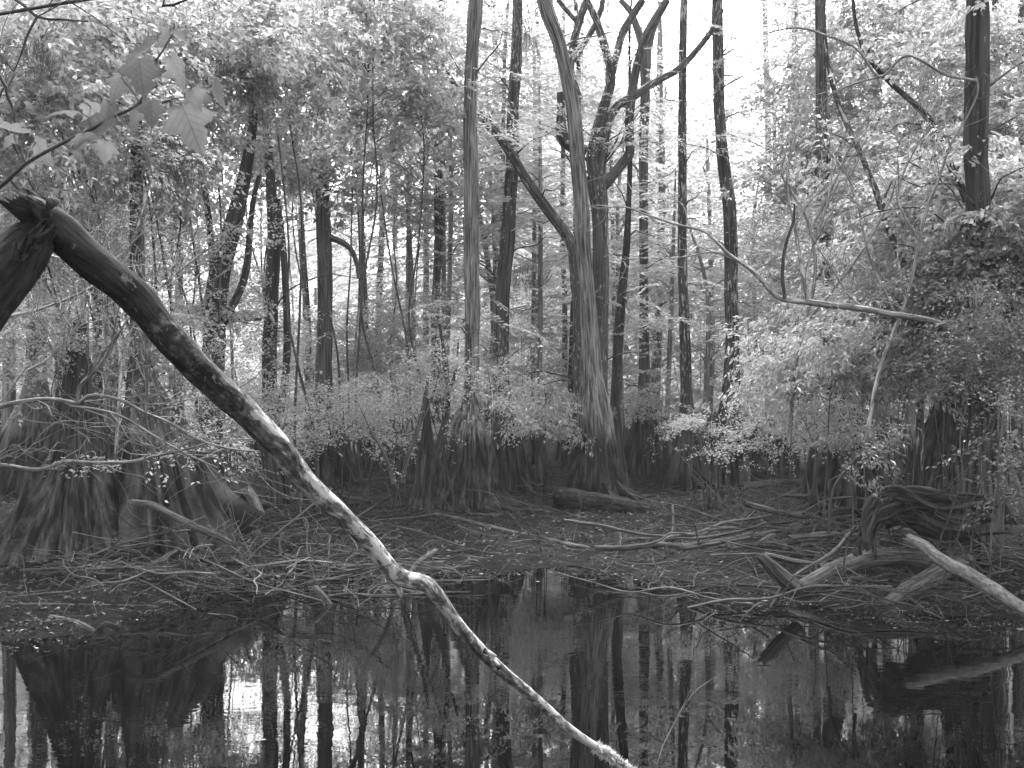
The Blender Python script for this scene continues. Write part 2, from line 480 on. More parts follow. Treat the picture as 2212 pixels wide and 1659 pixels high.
# ------------------------------------------------------------------ trees
def vtrunk(rows, d, lean=0.):
    """rows (u, v, halfwidth) base first -> world rows"""
    o = []
    for i, (u, v_, h) in enumerate(rows):
        dd = d + lean * i / max(1, len(rows) - 1)
        o.append([*P(u, v_, dd), h * dd / F])
    return o


def tree(name, label, rows, bk, seg=20, flute=.0, fl_len=.7, d=None, base_v=None, top=11., limbs=(), group=None, cat='tree', crown_n=11, crown_kind='needle',
         crown_r=(2.3, 2.3, 1.8), lumps=.06, low=None, low_kind='needle', leaf='needle', depth_lean=0., sides=0, seed=1, step=.12, knots=0, roots=0):
    """A traced trunk (base row first). Its top goes on above the frame into a crown."""
    g = np.random.default_rng(seed * 77 + 3)
    if d is None: d = hit(rows[0][0], rows[0][1])
    pts = vtrunk(rows, d, depth_lean)
    gz = float(ground_z(pts[0][0], pts[0][1]))
    if pts[0][2] > gz - .1:
        b = list(pts[0]); b[2] = gz - .12; b[3] *= 1.06; pts = [b] + pts
    if top is not None:
        a, b = np.array(pts[-2]), np.array(pts[-1])
        dirn = (b - a)[:3]; dirn = dirn / max(1e-6, dirn[2]); dirn[:2] *= .5
        z = b[2]; r = b[3]
        while z < top:
            h = min(1.6, top - z + .01); z += h
            q = np.array(pts[-1]); r = b[3] * max(.25, 1 - .75 * (z - b[2]) / max(.1, top - b[2]))
            pts.append([q[0] + dirn[0] * h + g.normal(0, .06), q[1] + g.normal(0, .06), q[2] + h, r])
    rt = root(name, (pts[0][0], pts[0][1], gz), label, cat, group)
    org = (pts[0][0], pts[0][1], gz)
    mb = MB(); sp = tube(mb, pts, seg, step, flute, fl_len, lumps, rough=.03, ridges=((9, 15, 24, 37) if seg > 115 else (7, 12, 19, 31)))
    mb.build('trunk', M[bk], rt, org)
    lm = []
    for lrows in limbs:                       # traced limbs (u, v, halfwidth[, depth offset])
        w = []
        for row in lrows:
            dd = d + (row[3] if len(row) > 3 else 0)
            w.append([*P(row[0], row[1], dd), row[2] * dd / F])
        # carry an upward limb on beyond the frame
        if lrows[-1][1] <= 2 and top is not None:
            a, b = np.array(w[-2]), np.array(w[-1])
            dv = (b - a)[:3]; dv /= np.linalg.norm(dv)
            w.append([*(b[:3] + dv * 1.0 + np.array([0, 0, .3])), b[3] * .7]); w.append([*(np.array(w[-1][:3]) + dv * .9 + np.array([0, 0, .5])), b[3] * .35])
        lb = MB(); lsp = tube(lb, w, 10, .1, lumps=.05); lb.build('limb', M[bk], rt, org)
        lm.append(lsp)
    cb = MB(); bb = cb
    if crown_n and top is not None:
        tp = sp[-1][:3] - np.array([0, 0, crown_r[2] * .2])
        c = blob(g, tp, crown_r, crown_n)
        for ls in lm:
            if ls[-1][2] > 7: c = np.vstack([c, blob(g, ls[-1][:3], np.array(crown_r) * .45, crown_n // 4)])
        crown(cb, c, 'far' if crown_kind == 'broad' else 'farneedle', g, (1.0, 1.6), .35, sp[-1][:3])
        cb.mi = 1; limbs_to(bb, g, sp[len(sp) // 3:], c, .03, .5); cb.mi = 0
    if low:                                   # sprays carried low on the trunk: (u, v, ru, rv, n)
        for (u, v_, ru, rv, n) in low:
            c = blob(g, P(u, v_, d), (ru * d / F, max(.5, ru * d / F), rv * d / F), n)
            crown(cb, c, low_kind, g, (.7, 1.2), .22)
            cb.mi = 1; limbs_to(bb, g, sp, c, .016, .35); cb.mi = 0
    cb.mi = 1
    if sides:                                 # bare dead side twigs
        for k in range(sides):
            i = g.integers(len(sp) // 5, int(len(sp) * .8)); a = sp[i, :3]
            an = g.uniform(0, 6.28); L_ = g.uniform(.4, 1.4)
            tube(bb, bend(g, a, a + np.array([math.cos(an) * L_, math.sin(an) * L_ * .6, g.uniform(-.2, .6) * L_]), .014, .004, .1, 5), 4, .1)
    if cb.n: cb.build('crown', [M[leaf], M['darktwig'] if bk in ('dark', 'fleck') else M['stem']], rt, org, smooth=False)
    for k in range(roots):
        an = g.uniform(0, 6.28); r0 = pts[0][3] * .8; w = []
        for q in range(5):
            rr = r0 + q * .16; x = org[0] + math.cos(an) * rr; y = org[1] + math.sin(an) * rr; an += g.normal(0, .12)
            w.append([x, y, float(ground_z(x, y)) + .22 * math.exp(-q * .9) + .0, .05 * (1 - q * .16)])
        rb = MB(); tube(rb, w, 7, .06, lumps=.1); rb.build('root', M[bk], rt, org)
    return rt, d, sp


CG = 'cypress trees standing along the pond bank'
tree('cypress_tree', 'pale straight cypress with dark fluted base beside the pointed cypress knee',
     [(1004, 1093, 88), (1006, 1050, 72), (1010, 990, 58), (1012, 930, 44), (1015, 890, 27), (1018, 850, 17), (1019, 800, 15), (1020, 700, 15), (1019, 600, 16), (1018, 500, 16), (1018, 367, 15), (1016, 233, 14), (1021, 100, 13.5), (1028, 0, 15)],
     'cypress', 132, .46, .8, roots=7, group=CG, seed=1, sides=6, low=[(1000, 690, 60, 60, 8)])
tree('cypress_tree', 'dark trunk with white bark flecks just right of the pale straight cypress',
     [(1101, 1058, 40), (1098, 1010, 36), (1095, 960, 31), (1090, 900, 22), (1086, 840, 15), (1085, 780, 14), (1085, 700, 14), (1088, 600, 15), (1096, 530, 15), (1101, 434, 13.5), (1108, 333, 13.5), (1108, 233, 12), (1115, 133, 11.5), (1118, 0, 10)],
     'fleck', 110, .42, .7, roots=4, group=CG, seed=2, sides=6, low=[(1110, 340, 45, 30, 5)])
tree('cypress_tree', 'largest pale cypress at the centre, leaning left at its top, with wide fluted foot',
     [(1286, 1075, 56), (1286, 1040, 50), (1286, 980, 44), (1284, 920, 38), (1281, 870, 32), (1279, 820, 24), (1276, 760, 20), (1271, 680, 18), (1266, 600, 16), (1260, 534, 16.5), (1255, 434, 16), (1248, 350, 15.5), (1243, 284, 15), (1235, 217, 14.5), (1222, 150, 14), (1205, 83, 14), (1175, 0, 15)],
     'cypress', 132, .42, .9, roots=6, group=CG, seed=3, sides=5, low=[(1180, 300, 60, 30, 7)])
tree('swamp_tree', 'dark many limbed candelabra tree standing close behind the largest pale cypress',
     [(1292, 1062, 40), (1293, 960, 28), (1293, 860, 22), (1294, 760, 19), (1297, 640, 18), (1298, 540, 18), (1297, 470, 17.5), (1292, 420, 20), (1287, 380, 20)],
     'fleck', 28, .2, .6, seed=4, top=None, group=None, d=20.2, sides=3, lumps=.08, low=[(1180, 150, 70, 60, 9), (1380, 120, 80, 60, 9), (1200, 260, 60, 40, 8), (1400, 280, 70, 50, 8)],
     limbs=[[(1288, 395, 15), (1280, 345, 14), (1288, 290, 12), (1305, 230, 11), (1318, 185, 10), (1319, 150, 9.5), (1306, 100, 9), (1288, 45, 8), (1268, 0, 7)],
            [(1320, 170, 8), (1335, 105, 8), (1348, 65, 8.5), (1371, 27, 8), (1388, 0, 8)],
            [(1292, 400, 13), (1300, 350, 11), (1312, 270, 10), (1335, 228, 9), (1362, 212, 9.5), (1386, 196, 9), (1420, 175, 8), (1474, 142, 7), (1535, 70, 6), (1560, 20, 5)],
            [(1295, 412, 13), (1318, 385, 11), (1345, 352, 11), (1361, 328, 10.5), (1359, 285, 10), (1363, 217, 9.5), (1374, 150, 9), (1391, 85, 8), (1415, 40, 8), (1440, 0, 8)],
            [(1262, 330, 17, .25), (1235, 318, 13, .3), (1214, 290, 13, .3), (1212, 240, 9, .3), (1211, 200, 8, .3)],
            [(1250, 215, 9, .3), (1232, 150, 8.5, .3), (1238, 100, 8.5, .3), (1252, 43, 8, .3), (1268, 0, 8, .3)],
            [(1238, 132, 6, .3), (1265, 90, 6, .3), (1284, 57, 6, .3), (1300, 15, 6, .3), (1302, 0, 6, .3)],
            [(1248, 50, 5, .3), (1222, 20, 5, .3), (1205, 0, 5, .3)]])
tree('leaning_trunk', 'dark dead trunk leaning left out of the largest pale cypress in a long diagonal',
     [(1252, 700, 15), (1246, 610, 14), (1238, 540, 12), (1218, 500, 12), (1180, 450, 11.5), (1138, 390, 11), (1108, 340, 10.5), (1080, 297, 10), (1046, 256, 9), (1008, 220, 7), (960, 150, 6)],
     'fleck', 16, 0, d=19.9, top=None, seed=5, sides=9, low=[(1030, 260, 60, 50, 8)], cat='dead trunk')
tree('swamp_tree', 'slender dark trunk rising at the right flank of the largest pale cypress',
     [(1338, 1060, 26), (1333, 980, 15), (1328, 890, 11), (1331, 820, 10.5), (1338, 703, 11), (1345, 620, 9.5), (1353, 534, 8), (1358, 440, 6), (1361, 347, 5), (1362, 260, 4)],
     'dark', 20, .2, .6, d=20.8, seed=6, sides=5, top=9, low=[(1330, 640, 50, 60, 9)])
tree('cypress_tree', 'grey forked cypress on a broad dark skirt, right of the largest pale cypress',
     [(1390, 1024, 47), (1389, 990, 41), (1389, 950, 32), (1389, 910, 21), (1391, 860, 13), (1392, 780, 11), (1391, 650, 9), (1391, 534, 9), (1390, 400, 9.5), (1391, 300, 9.5), (1394, 200, 10), (1395, 130, 12.5), (1393, 95, 12)],
     'grey', 90, .38, .6, seed=7, sides=9, top=None, roots=3, low=[(1450, 260, 90, 60, 9), (1400, 420, 60, 60, 9)], group=CG,
     limbs=[[(1393, 110, 10), (1376, 60, 8), (1362, 25, 7), (1340, 0, 6)], [(1397, 110, 10), (1412, 55, 8.5), (1430, 20, 8), (1441, 0, 8)]])
tree('cypress_tree', 'very straight slim trunk with a white blotched lower half right of the grey forked cypress',
     [(1487, 1055, 42), (1487, 1000, 35), (1486, 950, 28), (1484, 900, 18), (1482, 850, 12.5), (1481, 790, 11.5), (1478, 690, 10.5), (1474, 553, 9.5), (1474, 400, 9), (1474, 200, 8.5), (1477, 0, 7.5)],
     'blotch', 90, .40, .65, seed=8, sides=7, roots=4, group=CG, low=[(1500, 330, 50, 50, 5)])
tree('cypress_tree', 'slim curved trunk with white blotches and a wide dark skirt, edge of the sky gap',
     [(1568, 1048, 48), (1569, 1010, 44), (1571, 960, 38), (1573, 920, 31), (1577, 870, 22), (1580, 810, 17), (1582, 740, 14), (1580, 640, 14), (1579, 560, 14), (1576, 450, 13.5), (1566, 380, 13), (1558, 300, 12), (1553, 220, 11.5), (1551, 110, 11.5), (1549, 0, 11.5)],
     'blotch', 90, .40, .8, seed=9, sides=7, roots=4, group=CG, low=[(1620, 200, 60, 60, 7), (1600, 60, 70, 60, 7)])
tree('dark_tree', 'near black thick trunk with pale flecks at the right edge of the wood',
     [(2124, 1110, 40), (2122, 1000, 32), (2120, 860, 28), (2117, 700, 26), (2114, 560, 25), (2112, 430, 25), (2107, 320, 26), (2110, 230, 27), (2112, 100, 26), (2111, 0, 24)],
     'dark', 36, .1, .8, d=13.6, seed=10, sides=8, top=11, crown_kind='broad', leaf='leaf', crown_n=40, low_kind='broad', low=[(2112, 50, 50, 30, 3), (2100, 330, 50, 40, 5), (2120, 460, 60, 50, 8)])
# left side
tree('cypress_tree', 'grey trunk with a dark crooked burl and a forked top, left of the bright shrubs',
     [(700, 1034, 62), (700, 1000, 54), (699, 950, 44), (699, 905, 30), (700, 850, 19), (700, 780, 16.5), (701, 700, 16), (702, 600, 15.5), (700, 520, 15), (697, 430, 14), (697, 340, 14), (694, 280, 14), (686, 235, 10), (690, 150, 8), (700, 60, 7), (705, 0, 6)],
     'grey', 110, .46, .8, seed=11, sides=6, roots=3, group=CG, crown_kind='broad', leaf='leaf',
     limbs=[[(697, 290, 11), (712, 255, 10), (735, 215, 10), (752, 165, 9), (765, 120, 8), (790, 60, 6), (800, 0, 5)], [(690, 405, 12, -.15), (680, 380, 11, -.2), (676, 345, 11, -.2), (682, 322, 9, -.15), (692, 312, 7, -.05)],
            [(703, 510, 8), (730, 520, 7), (755, 535, 6), (768, 560, 5), (775, 600, 4)]])
tree('swamp_tree', 'dark leaning forked tree with leafy waist on the left bank',
     [(452, 1075, 30), (455, 950, 26), (458, 850, 25), (462, 740, 24), (468, 640, 23), (480, 570, 22), (497, 510, 20), (515, 440, 17), (528, 383, 14), (542, 300, 11), (548, 233, 9), (548, 160, 9), (555, 90, 10), (575, 40, 9), (600, 0, 8)],
     'dark', 26, .15, .6, seed=12, d=16.6, sides=6, crown_kind='broad', leaf='leaf', low_kind='broad',
     limbs=[[(462, 740, 13), (480, 700, 10), (505, 655, 9), (525, 610, 8.5), (535, 560, 8), (540, 500, 7), (546, 440, 6), (560, 380, 5)],
            [(465, 620, 10), (458, 545, 8), (452, 480, 7), (442, 410, 6.5), (432, 335, 6), (436, 250, 5.5), (444, 150, 5), (455, 60, 5), (462, 0, 5)],
            [(480, 690, 5), (505, 688, 4), (540, 690, 3.5), (565, 690, 3)]],
     low=[(470, 690, 55, 60, 16), (520, 330, 60, 80, 12)])
tree('swamp_tree', 'leaf covered dark twin trunk between the leaning forked tree and the burled grey trunk',
     [(598, 1045, 26), (590, 960, 20), (584, 880, 17), (582, 780, 16), (585, 680, 15), (590, 580, 14), (592, 490, 13), (585, 400, 11), (578, 300, 9), (570, 150, 7), (565, 0, 6)],
     'dark', 22, .15, .6, seed=13, d=18.4, crown_kind='broad', leaf='leaf', low_kind='small', sides=4,
     limbs=[[(604, 900, 9), (618, 800, 8.5), (620, 700, 8), (616, 600, 7.5), (610, 520, 7), (600, 430, 6)]],
     low=[(585, 620, 22, 90, 12), (600, 760, 30, 60, 12), (600, 420, 40, 60, 8)])
tree('cypress_tree', 'dark flecked trunk rising from the widest fluted buttress at the left bank',
     [(372, 1176, 142), (362, 1120, 124), (350, 1050, 104), (338, 980, 85), (324, 915, 63), (311, 850, 38), (301, 780, 22), (298, 700, 17), (297, 600, 15), (296, 480, 14.5), (294, 300, 13), (293, 150, 13), (290, 0, 12)],
     'fleck', 170, .46, 1.0, seed=14, roots=8, group=CG, crown_kind='broad', leaf='leaf', low_kind='broad', low=[(300, 250, 50, 100, 8)], lumps=.07)
tree('dead_snag', 'dark broken topped snag on a gnarled rooty stump at the far left bank',
     [(146, 1188, 122), (150, 1130, 106), (154, 1060, 86), (158, 980, 63), (163, 900, 42), (166, 820, 26), (167, 740, 20), (166, 697, 20)],
     'stump', 150, .46, 1.0, seed=15, roots=8, top=None, cat='snag', lumps=.12)
tree('cypress_tree', 'dim cypress with a ribbed skirt half cut by the left frame edge',
     [(62, 1062, 92), (66, 1000, 76), (70, 940, 58), (74, 890, 40), (78, 830, 24), (82, 760, 18), (86, 600, 15), (88, 400, 13), (90, 200, 12), (92, 0, 11)],
     'grey', 110, .40, .9, seed=16, roots=4, group=CG, crown_kind='broad', leaf='leaf', sides=4)
tree('cypress_tree', 'cypress with a split skirt under the drooping leafy bushes right of the fallen log',
     [(1842, 1084, 80), (1840, 1040, 70), (1834, 980, 58), (1826, 920, 42), (1812, 840, 27), (1798, 740, 20), (1786, 620, 15), (1780, 480, 13), (1776, 330, 12), (1774, 170, 11.5), (1772, 0, 11)],
     'fleck', 110, .42, .9, seed=17, roots=5, group=CG, crown_kind='broad', leaf='leaf', sides=3)
tree('cypress_stump', 'broad dark fibrous stump behind the black root hollow',
     [(2062, 1112, 112), (2062, 1060, 98), (2064, 1000, 84), (2068, 930, 66), (2072, 860, 46), (2076, 780, 36), (2080, 700, 30)],
     'stump', 90, .45, .9, seed=20, roots=5, top=None, cat='stump')
tree('leaning_trunk', 'dark crooked trunk leaning left through the leaves high at the right',
     [(2140, 620, 11), (2095, 450, 9), (2050, 350, 8), (2014, 267, 7), (1974, 223, 6.5), (1907, 163, 5.5), (1862, 100, 4.5), (1845, 30, 4), (1843, 0, 3.5)],
     'dark', 14, 0, d=14.2, top=None, seed=18, sides=14, cat='leaning trunk', low=[(1930, 150, 80, 60, 10), (2040, 310, 60, 60, 12)], low_kind='broad', leaf='leaf')
tree('leaning_trunk', 'pale lichened slim trunk leaning left among bare twigs at the right',
     [(1985, 700, 8), (1944, 553, 7.5), (1914, 483, 7), (1891, 410, 7), (1857, 327, 6.5), (1814, 233, 6), (1791, 150, 5), (1780, 60, 4)],
     'blotch', 12, 0, d=15., top=None, seed=19, sides=12, cat='leaning trunk')

for k, (x, y, tp, lab) in enumerate([(-6.2, 8.5, 9, 'unseen shade tree left of the view leaning its crown over the pond'), (-7.5, 13, 10, 'unseen shade tree beyond the left frame edge behind the snag'), (6.6, 9.5, 9, 'unseen shade tree right of the view over the pale leaning log'), (7.6, 14, 10, 'unseen shade tree beyond the right frame edge behind the roots'), (-3.4, 1.0, 8, 'unseen shade tree on the near bank left of the viewer'), (3.6, .2, 8, 'unseen shade tree on the near bank right of the viewer'), (0.2, -2.5, 9, 'unseen shade tree on the near bank behind the viewer'), (-9, 20, 11, 'unseen shade tree far left of the view beyond the bank'), (10, 21, 11, 'unseen shade tree far right of the view beyond the bank')]):  # unseen trees added so their crowns shade the pond and banks
    g = np.random.default_rng(1500 + k); gz = float(ground_z(x, y)); rt = root('shade_tree', (x, y, gz), lab, 'tree', 'unseen shade trees added round the pond')
    mb = MB(); sp = tube(mb, [[x, y, gz - .2, .4], [x, y, gz + .7, .22], [x * .97, y, tp * .6, .17], [x * .9, y, tp + 1, .05]], 16, .2, .2, .6, .06); mb.build('trunk', M['dark'], rt, (x, y, gz))
    c = blob(g, (x * .82, y + .4, tp + .3), (3.0, 2.8, 1.5), 130)
    c = c[c[:, 2] > 2.4 + .31 * np.maximum(c[:, 1], 0)]
    cb = MB(); crown(cb, c, 'far', g, (.9, 1.4), .4); cb.mi = 1; limbs_to(cb, g, sp, c, .04, 1); cb.build('crown', [M['leaf'], M['darktwig']], rt, (x, y, gz), smooth=False)

# slim trunks further back: (u, v of top or None, halfwidth, depth, bark, label)
BG = [(781, 8, 26, 'grey', 'slim dark double stem behind the bright shrubs', -10), (821, 7, 28, 'grey', 'slim straight trunk second right of the burled grey trunk', 4), (851, 6.5, 31, 'far', 'slim hazy trunk nearest left of the pale straight cypress group', 2),
      (945, 9, 24, 'grey', 'dark slim forked trunk left of the pale straight cypress', 6), (1052, 6, 33, 'far', 'thin hazy stem between the pale cypress and the flecked trunk', 0), (1074, 8, 29, 'grey', 'grey stem tight against the left of the flecked trunk', -3),
      (1217, 5.5, 27, 'grey', 'thin dark pole left of the largest pale cypress', 0), (1241, 6, 24, 'dark', 'thin dark stem touching the left side of the largest pale cypress', 5), (1420, 5, 34, 'far', 'thin far pole right of the grey forked cypress', 3),
      (1312, 5, 36, 'far', 'thin far pole right behind the candelabra tree', 2), (1765, 9, 19, 'grey', 'grey trunk sunk in leaves right of the sky gap', 4), (1921, 10, 24, 'far', 'pale far trunk high among the right hand leaves', 10),
      (1982, 13, 22, 'far', 'broad pale trunk leaning right high at the right', 14), (2057, 12, 22, 'far', 'pale trunk left of the near black thick trunk', 2), (2157, 12, 19, 'cypress', 'pale striped trunk right of the near black thick trunk', -4),
      (2203, 13, 20, 'grey', 'grey trunk cut by the right frame edge', 3), (208, 10, 19, 'dark', 'dark trunk behind the broken topped snag', -4), (240, 15, 21, 'cypress', 'pale striped trunk between the snag and the widest buttress', 3),
      (20, 12, 20, 'far', 'grey trunk at the left frame edge behind the leaves', 0), (390, 9, 24, 'far', 'hazy trunk left of the leaning forked tree', 5), (655, 7, 26, 'grey', 'thin stem leaning beside the burled grey trunk', -12),
      (1160, 6, 30, 'far', 'hazy pole right of the flecked trunk', 2), (1660, 8, 30, 'far', 'hazy trunk right of the sky gap', -4), (1700, 9, 26, 'far', 'hazy leaning trunk above the pale dead limb', 12), (130, 9, 23, 'dark', 'dark trunk left of the broken topped snag', 3)]
for i, (u, h, d, bk, lab, ln) in enumerate(BG):
    g = np.random.default_rng(900 + i)
    rows = []
    x, y = (u - CX) / F * d, d
    gv = CY + (CZ - float(ground_z(x, y))) * F / d
    for k, f in enumerate(np.linspace(0, 1, 7)):
        v_ = gv + (0 - gv) * f
        flare = 1 + 2.4 * math.exp(-f * 16)
        rows.append((u + ln * (f - .45) * 3 + g.normal(0, 2.5) * (k > 0), v_, h * flare * (1.15 - .45 * f)))
        if k == 0: rows.append((u - ln * 1.2, gv + (0 - gv) * .05, h * 2.1)); rows.append((u - ln * 1.1, gv + (0 - gv) * .1, h * 1.25))
    tree('slim_tree', lab, rows, bk, 14, .15, .5, d=d, seed=50 + i, sides=5, top=11.5, group='slim trunks further back in the wood',
         crown_kind=('broad' if (u < 900 or u > 1700) else 'needle'), leaf=('leaf' if (u < 900 or u > 1700) else 'needle'), crown_n=7, step=.25,
         low=[(u, g.uniform(280, 460) if u < 900 else g.uniform(380, 700), 70, 90, 7)])

# ------------------------------------------------------------------ understory shrubs and young trees
def shrub(name, label, u, v_, d, ru, rv, n, kind, leaf, group, stems=4, base_u=None, rd=None, cat='shrub', sc=(.7, 1.25), seed=1, tilt=.4, stem_r=.011, mat='stem', frac=.35, base_d=None):
    g = np.random.default_rng(seed * 31 + 5)
    n = int(n * DENS)
    c = P(u, v_, d); k = d / F
    r = (ru * k, rd if rd else max(.6, ru * k * .8), rv * k)
    pts = blob(g, c, r, n)
    bu = u if base_u is None else base_u
    bx, by = (bu - CX) * k, (d + .1 if base_d is None else base_d)
    while ground_z(bx, by) < .12 and by < 20: by += .15
    bz = float(ground_z(bx, by))
    cb = MB(); cb.mi = 1
    pts[:, 2] = np.maximum(pts[:, 2], ground_z(pts[:, 0], pts[:, 1]) + .12)
    rt = root(name, (bx, by, bz), label, cat, group); org = (bx, by, bz)
    for s in range(stems):
        t = pts[g.integers(0, n)] if s else c + np.array([0, 0, r[2] * .7])
        b0 = np.array([bx + g.normal(0, .1), by + g.normal(0, .1), bz - .05])
        sb = MB(); sp = tube(sb, bend(g, b0, t, stem_r, stem_r * .3, .02, 6, .012), 6, .12, lumps=.05)
        sb.build('stem', M[mat], rt, org)
        limbs_to(cb, g, sp, pts[s::stems], max(.004, stem_r * .3), frac)
    cb.mi = 0; crown(cb, pts, kind, g, sc, tilt, c)
    cb.build('foliage', [M[leaf], M[mat]], rt, org, smooth=False)
    return rt


GU = 'young leafy trees on the left bank'
UL = [(70, 120, 12.5, 170, 190, 46, 'broad'), (240, 60, 14, 170, 170, 46, 'broad'), (430, 90, 15, 150, 150, 46, 'broad'), (620, 110, 16.5, 130, 160, 50, 'broad'), (790, 90, 18, 130, 140, 56, 'broad'),
      (890, 230, 19, 110, 140, 46, 'broad'), (760, 330, 21, 130, 110, 46, 'broad'), (150, 330, 13.5, 190, 150, 56, 'small'), (330, 300, 15, 150, 170, 46, 'broad'), (40, 480, 14, 120, 150, 40, 'small'),
      (210, 560, 15.5, 170, 130, 46, 'small'), (400, 520, 17, 120, 120, 36, 'small'), (560, 330, 20, 120, 130, 36, 'broad'), (640, 500, 26, 100, 90, 24, 'small'), (330, 410, 22, 130, 110, 40, 'broad'), (630, 310, 23, 110, 110, 44, 'broad'), (480, 190, 21, 130, 120, 44, 'broad'), (130, 60, 17, 150, 120, 44, 'broad'), (760, 190, 23, 120, 120, 44, 'broad'), (560, 40, 20, 140, 90, 40, 'broad'), (860, 430, 24, 90, 90, 30, 'small')]
ULL = ['young leafy tree filling the top left corner', 'leafy crown above the maple sprig', 'leafy crown between the maple sprig and leaning forked tree', 'leafy crown at the top of the leaning forked tree',
       'bright leafy crown right of the burled trunk fork', 'hanging leafy crown left of the pale straight cypress', 'bright leaves beside the burl of the grey trunk', 'small leaved thicket behind the maple sprig',
       'leafy young tree below the maple sprig', 'small leaved thicket behind the broken log end', 'small leaved thicket above the big diagonal log', 'thin leafy bush left of the leaning forked trunk', 'leafy branches above the twin trunk', 'sparse bush beside the grey burled trunk', 'leafy crown behind the broken end of the diagonal log', 'leafy crown behind the burled trunk fork', 'leafy crown behind the leaning forked tree', 'second leafy crown behind the top left crown', 'leafy crown behind the bright crown right of the burled fork', 'topmost leafy crown above the leaning forked tree', 'thin leafy bush between the burled trunk and the pale straight cypress']
for i, (u, v_, d, ru, rv, n, kd) in enumerate(UL):
    shrub('young_tree', ULL[i], u, v_, d, ru, rv, int(n * 1.35), kd, 'leaf', GU, stems=2, base_d=max(d + 1, 17.2), seed=200 + i, cat='tree', stem_r=.022, sc=(.8, 1.4), base_u=u + (20 if i % 2 else -20))

GM = 'bright shrubs between the trunks of the middle bank'
ML = [(1500, 610, 27, 110, 110, 70, 'small', 'hazy bush between the two blotched trunks'), (1600, 590, 29, 100, 110, 60, 'small', 'hazy bush beyond the curved blotched trunk'), (1400, 600, 28, 80, 110, 50, 'small', 'hazy bush beyond the grey forked cypress'), (590, 790, 24, 80, 100, 36, 'small', 'bright bush in front of the twin trunk foot'), (700, 800, 23, 80, 80, 46, 'small', 'bright bush hiding the middle of the burled grey trunk'), (800, 780, 22, 95, 95, 64, 'small', 'broad bright bush left of the cypress knee'),
      (890, 730, 22, 80, 100, 46, 'small', 'bright bush rising left of the pale straight cypress'), (740, 900, 17.2, 90, 70, 40, 'small', 'low bright bush in front of the ribbed grey buttress'), (860, 890, 18.6, 70, 70, 34, 'small', 'low bush behind the cypress knee'),
      (960, 800, 17.6, 55, 80, 22, 'small', 'thin dark stemmed bush against the pale straight cypress'), (1055, 850, 17.9, 60, 60, 16, 'small', 'wispy bush over the feet of the pale and flecked trunks'), (1180, 888, 19.6, 45, 55, 36, 'narrow', 'round bush between the flecked trunk and largest pale cypress'),
      (1150, 760, 24, 80, 90, 46, 'small', 'hazy bush behind the flecked trunk'), (1432, 880, 21.5, 40, 45, 14, 'small', 'small bush between the two dark skirts'), (1535, 912, 17.6, 55, 20, 9, 'small', 'bright flat spray in front of the blotched trunks'),
      (1528, 985, 17.4, 45, 40, 4, 'small', 'sparse low bush at the foot of the blotched trunks'), (1670, 870, 22.5, 75, 75, 50, 'small', 'bright bush right of the curved blotched trunk'), (1640, 720, 24, 100, 110, 60, 'small', 'hazy bush below the pale dead limb'), (1690, 600, 22, 110, 110, 46, 'small', 'bush behind the bare twigs right of the sky gap')]
for i, (u, v_, d, ru, rv, n, kd, lab) in enumerate(ML):
    shrub('shrub', lab, u, v_, d, ru, rv, n, kd, 'leaf', GM, stems=4, seed=300 + i, tilt=.3, frac=.6, mat=('darktwig' if i % 2 else 'stem'))

GR = 'leafy bushes and young trees on the right bank'
RL = [(1800, 790, 13.6, 140, 95, 76, 'narrow', 'leaf', 'drooping leafy bush over the split cypress skirt'), (1960, 750, 13.0, 140, 100, 80, 'narrow', 'leaf', 'big drooping bush under the end of the pale dead limb'), (1900, 620, 14.6, 130, 100, 66, 'narrow', 'leaf', 'leaf mass behind the pale dead limb'),
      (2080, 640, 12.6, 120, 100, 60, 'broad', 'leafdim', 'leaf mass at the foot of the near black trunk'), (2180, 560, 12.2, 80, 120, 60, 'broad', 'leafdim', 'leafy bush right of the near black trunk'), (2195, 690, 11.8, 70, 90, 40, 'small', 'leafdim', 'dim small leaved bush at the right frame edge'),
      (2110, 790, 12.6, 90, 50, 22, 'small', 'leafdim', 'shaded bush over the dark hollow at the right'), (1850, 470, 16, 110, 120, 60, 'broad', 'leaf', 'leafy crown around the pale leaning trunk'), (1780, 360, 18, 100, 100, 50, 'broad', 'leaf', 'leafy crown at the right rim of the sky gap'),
      (1960, 330, 16.5, 130, 120, 70, 'broad', 'leaf', 'leafy crown around the dark leaning trunk'), (1800, 150, 19, 120, 130, 50, 'broad', 'leaf', 'thin leafy crown at the upper right of the sky gap'), (1950, 90, 18, 130, 110, 50, 'broad', 'leaf', 'leafy crown at the top left of the near black trunk'),
      (2170, 250, 15.5, 80, 170, 56, 'broad', 'leaf', 'leafy crown right of the near black trunk top'), (1720, 500, 20, 90, 100, 50, 'small', 'leaf', 'soft bush behind the tall bare twigs'), (1860, 985, 11.9, 50, 85, 5, 'narrow', 'leafdim', 'hanging leafy vine in front of the split cypress skirt'),
      (2165, 960, 10.6, 50, 120, 9, 'small', 'leafdim', 'spindly dim bush near the right water edge'), (2030, 480, 14, 100, 120, 60, 'broad', 'leaf', 'leafy crown left of the lower near black trunk'), (1890, 240, 18, 140, 120, 56, 'broad', 'leaf', 'leafy crown behind the upper curve of the dark leaning trunk'), (2090, 110, 16.5, 100, 110, 44, 'broad', 'leaf', 'leafy crown behind the near black trunk top'), (2150, 430, 15, 80, 90, 40, 'broad', 'leaf', 'leafy crown behind the near black trunk middle'), (1740, 900, 16.5, 90, 60, 40, 'small', 'leaf', 'low bush left of the split cypress skirt')]
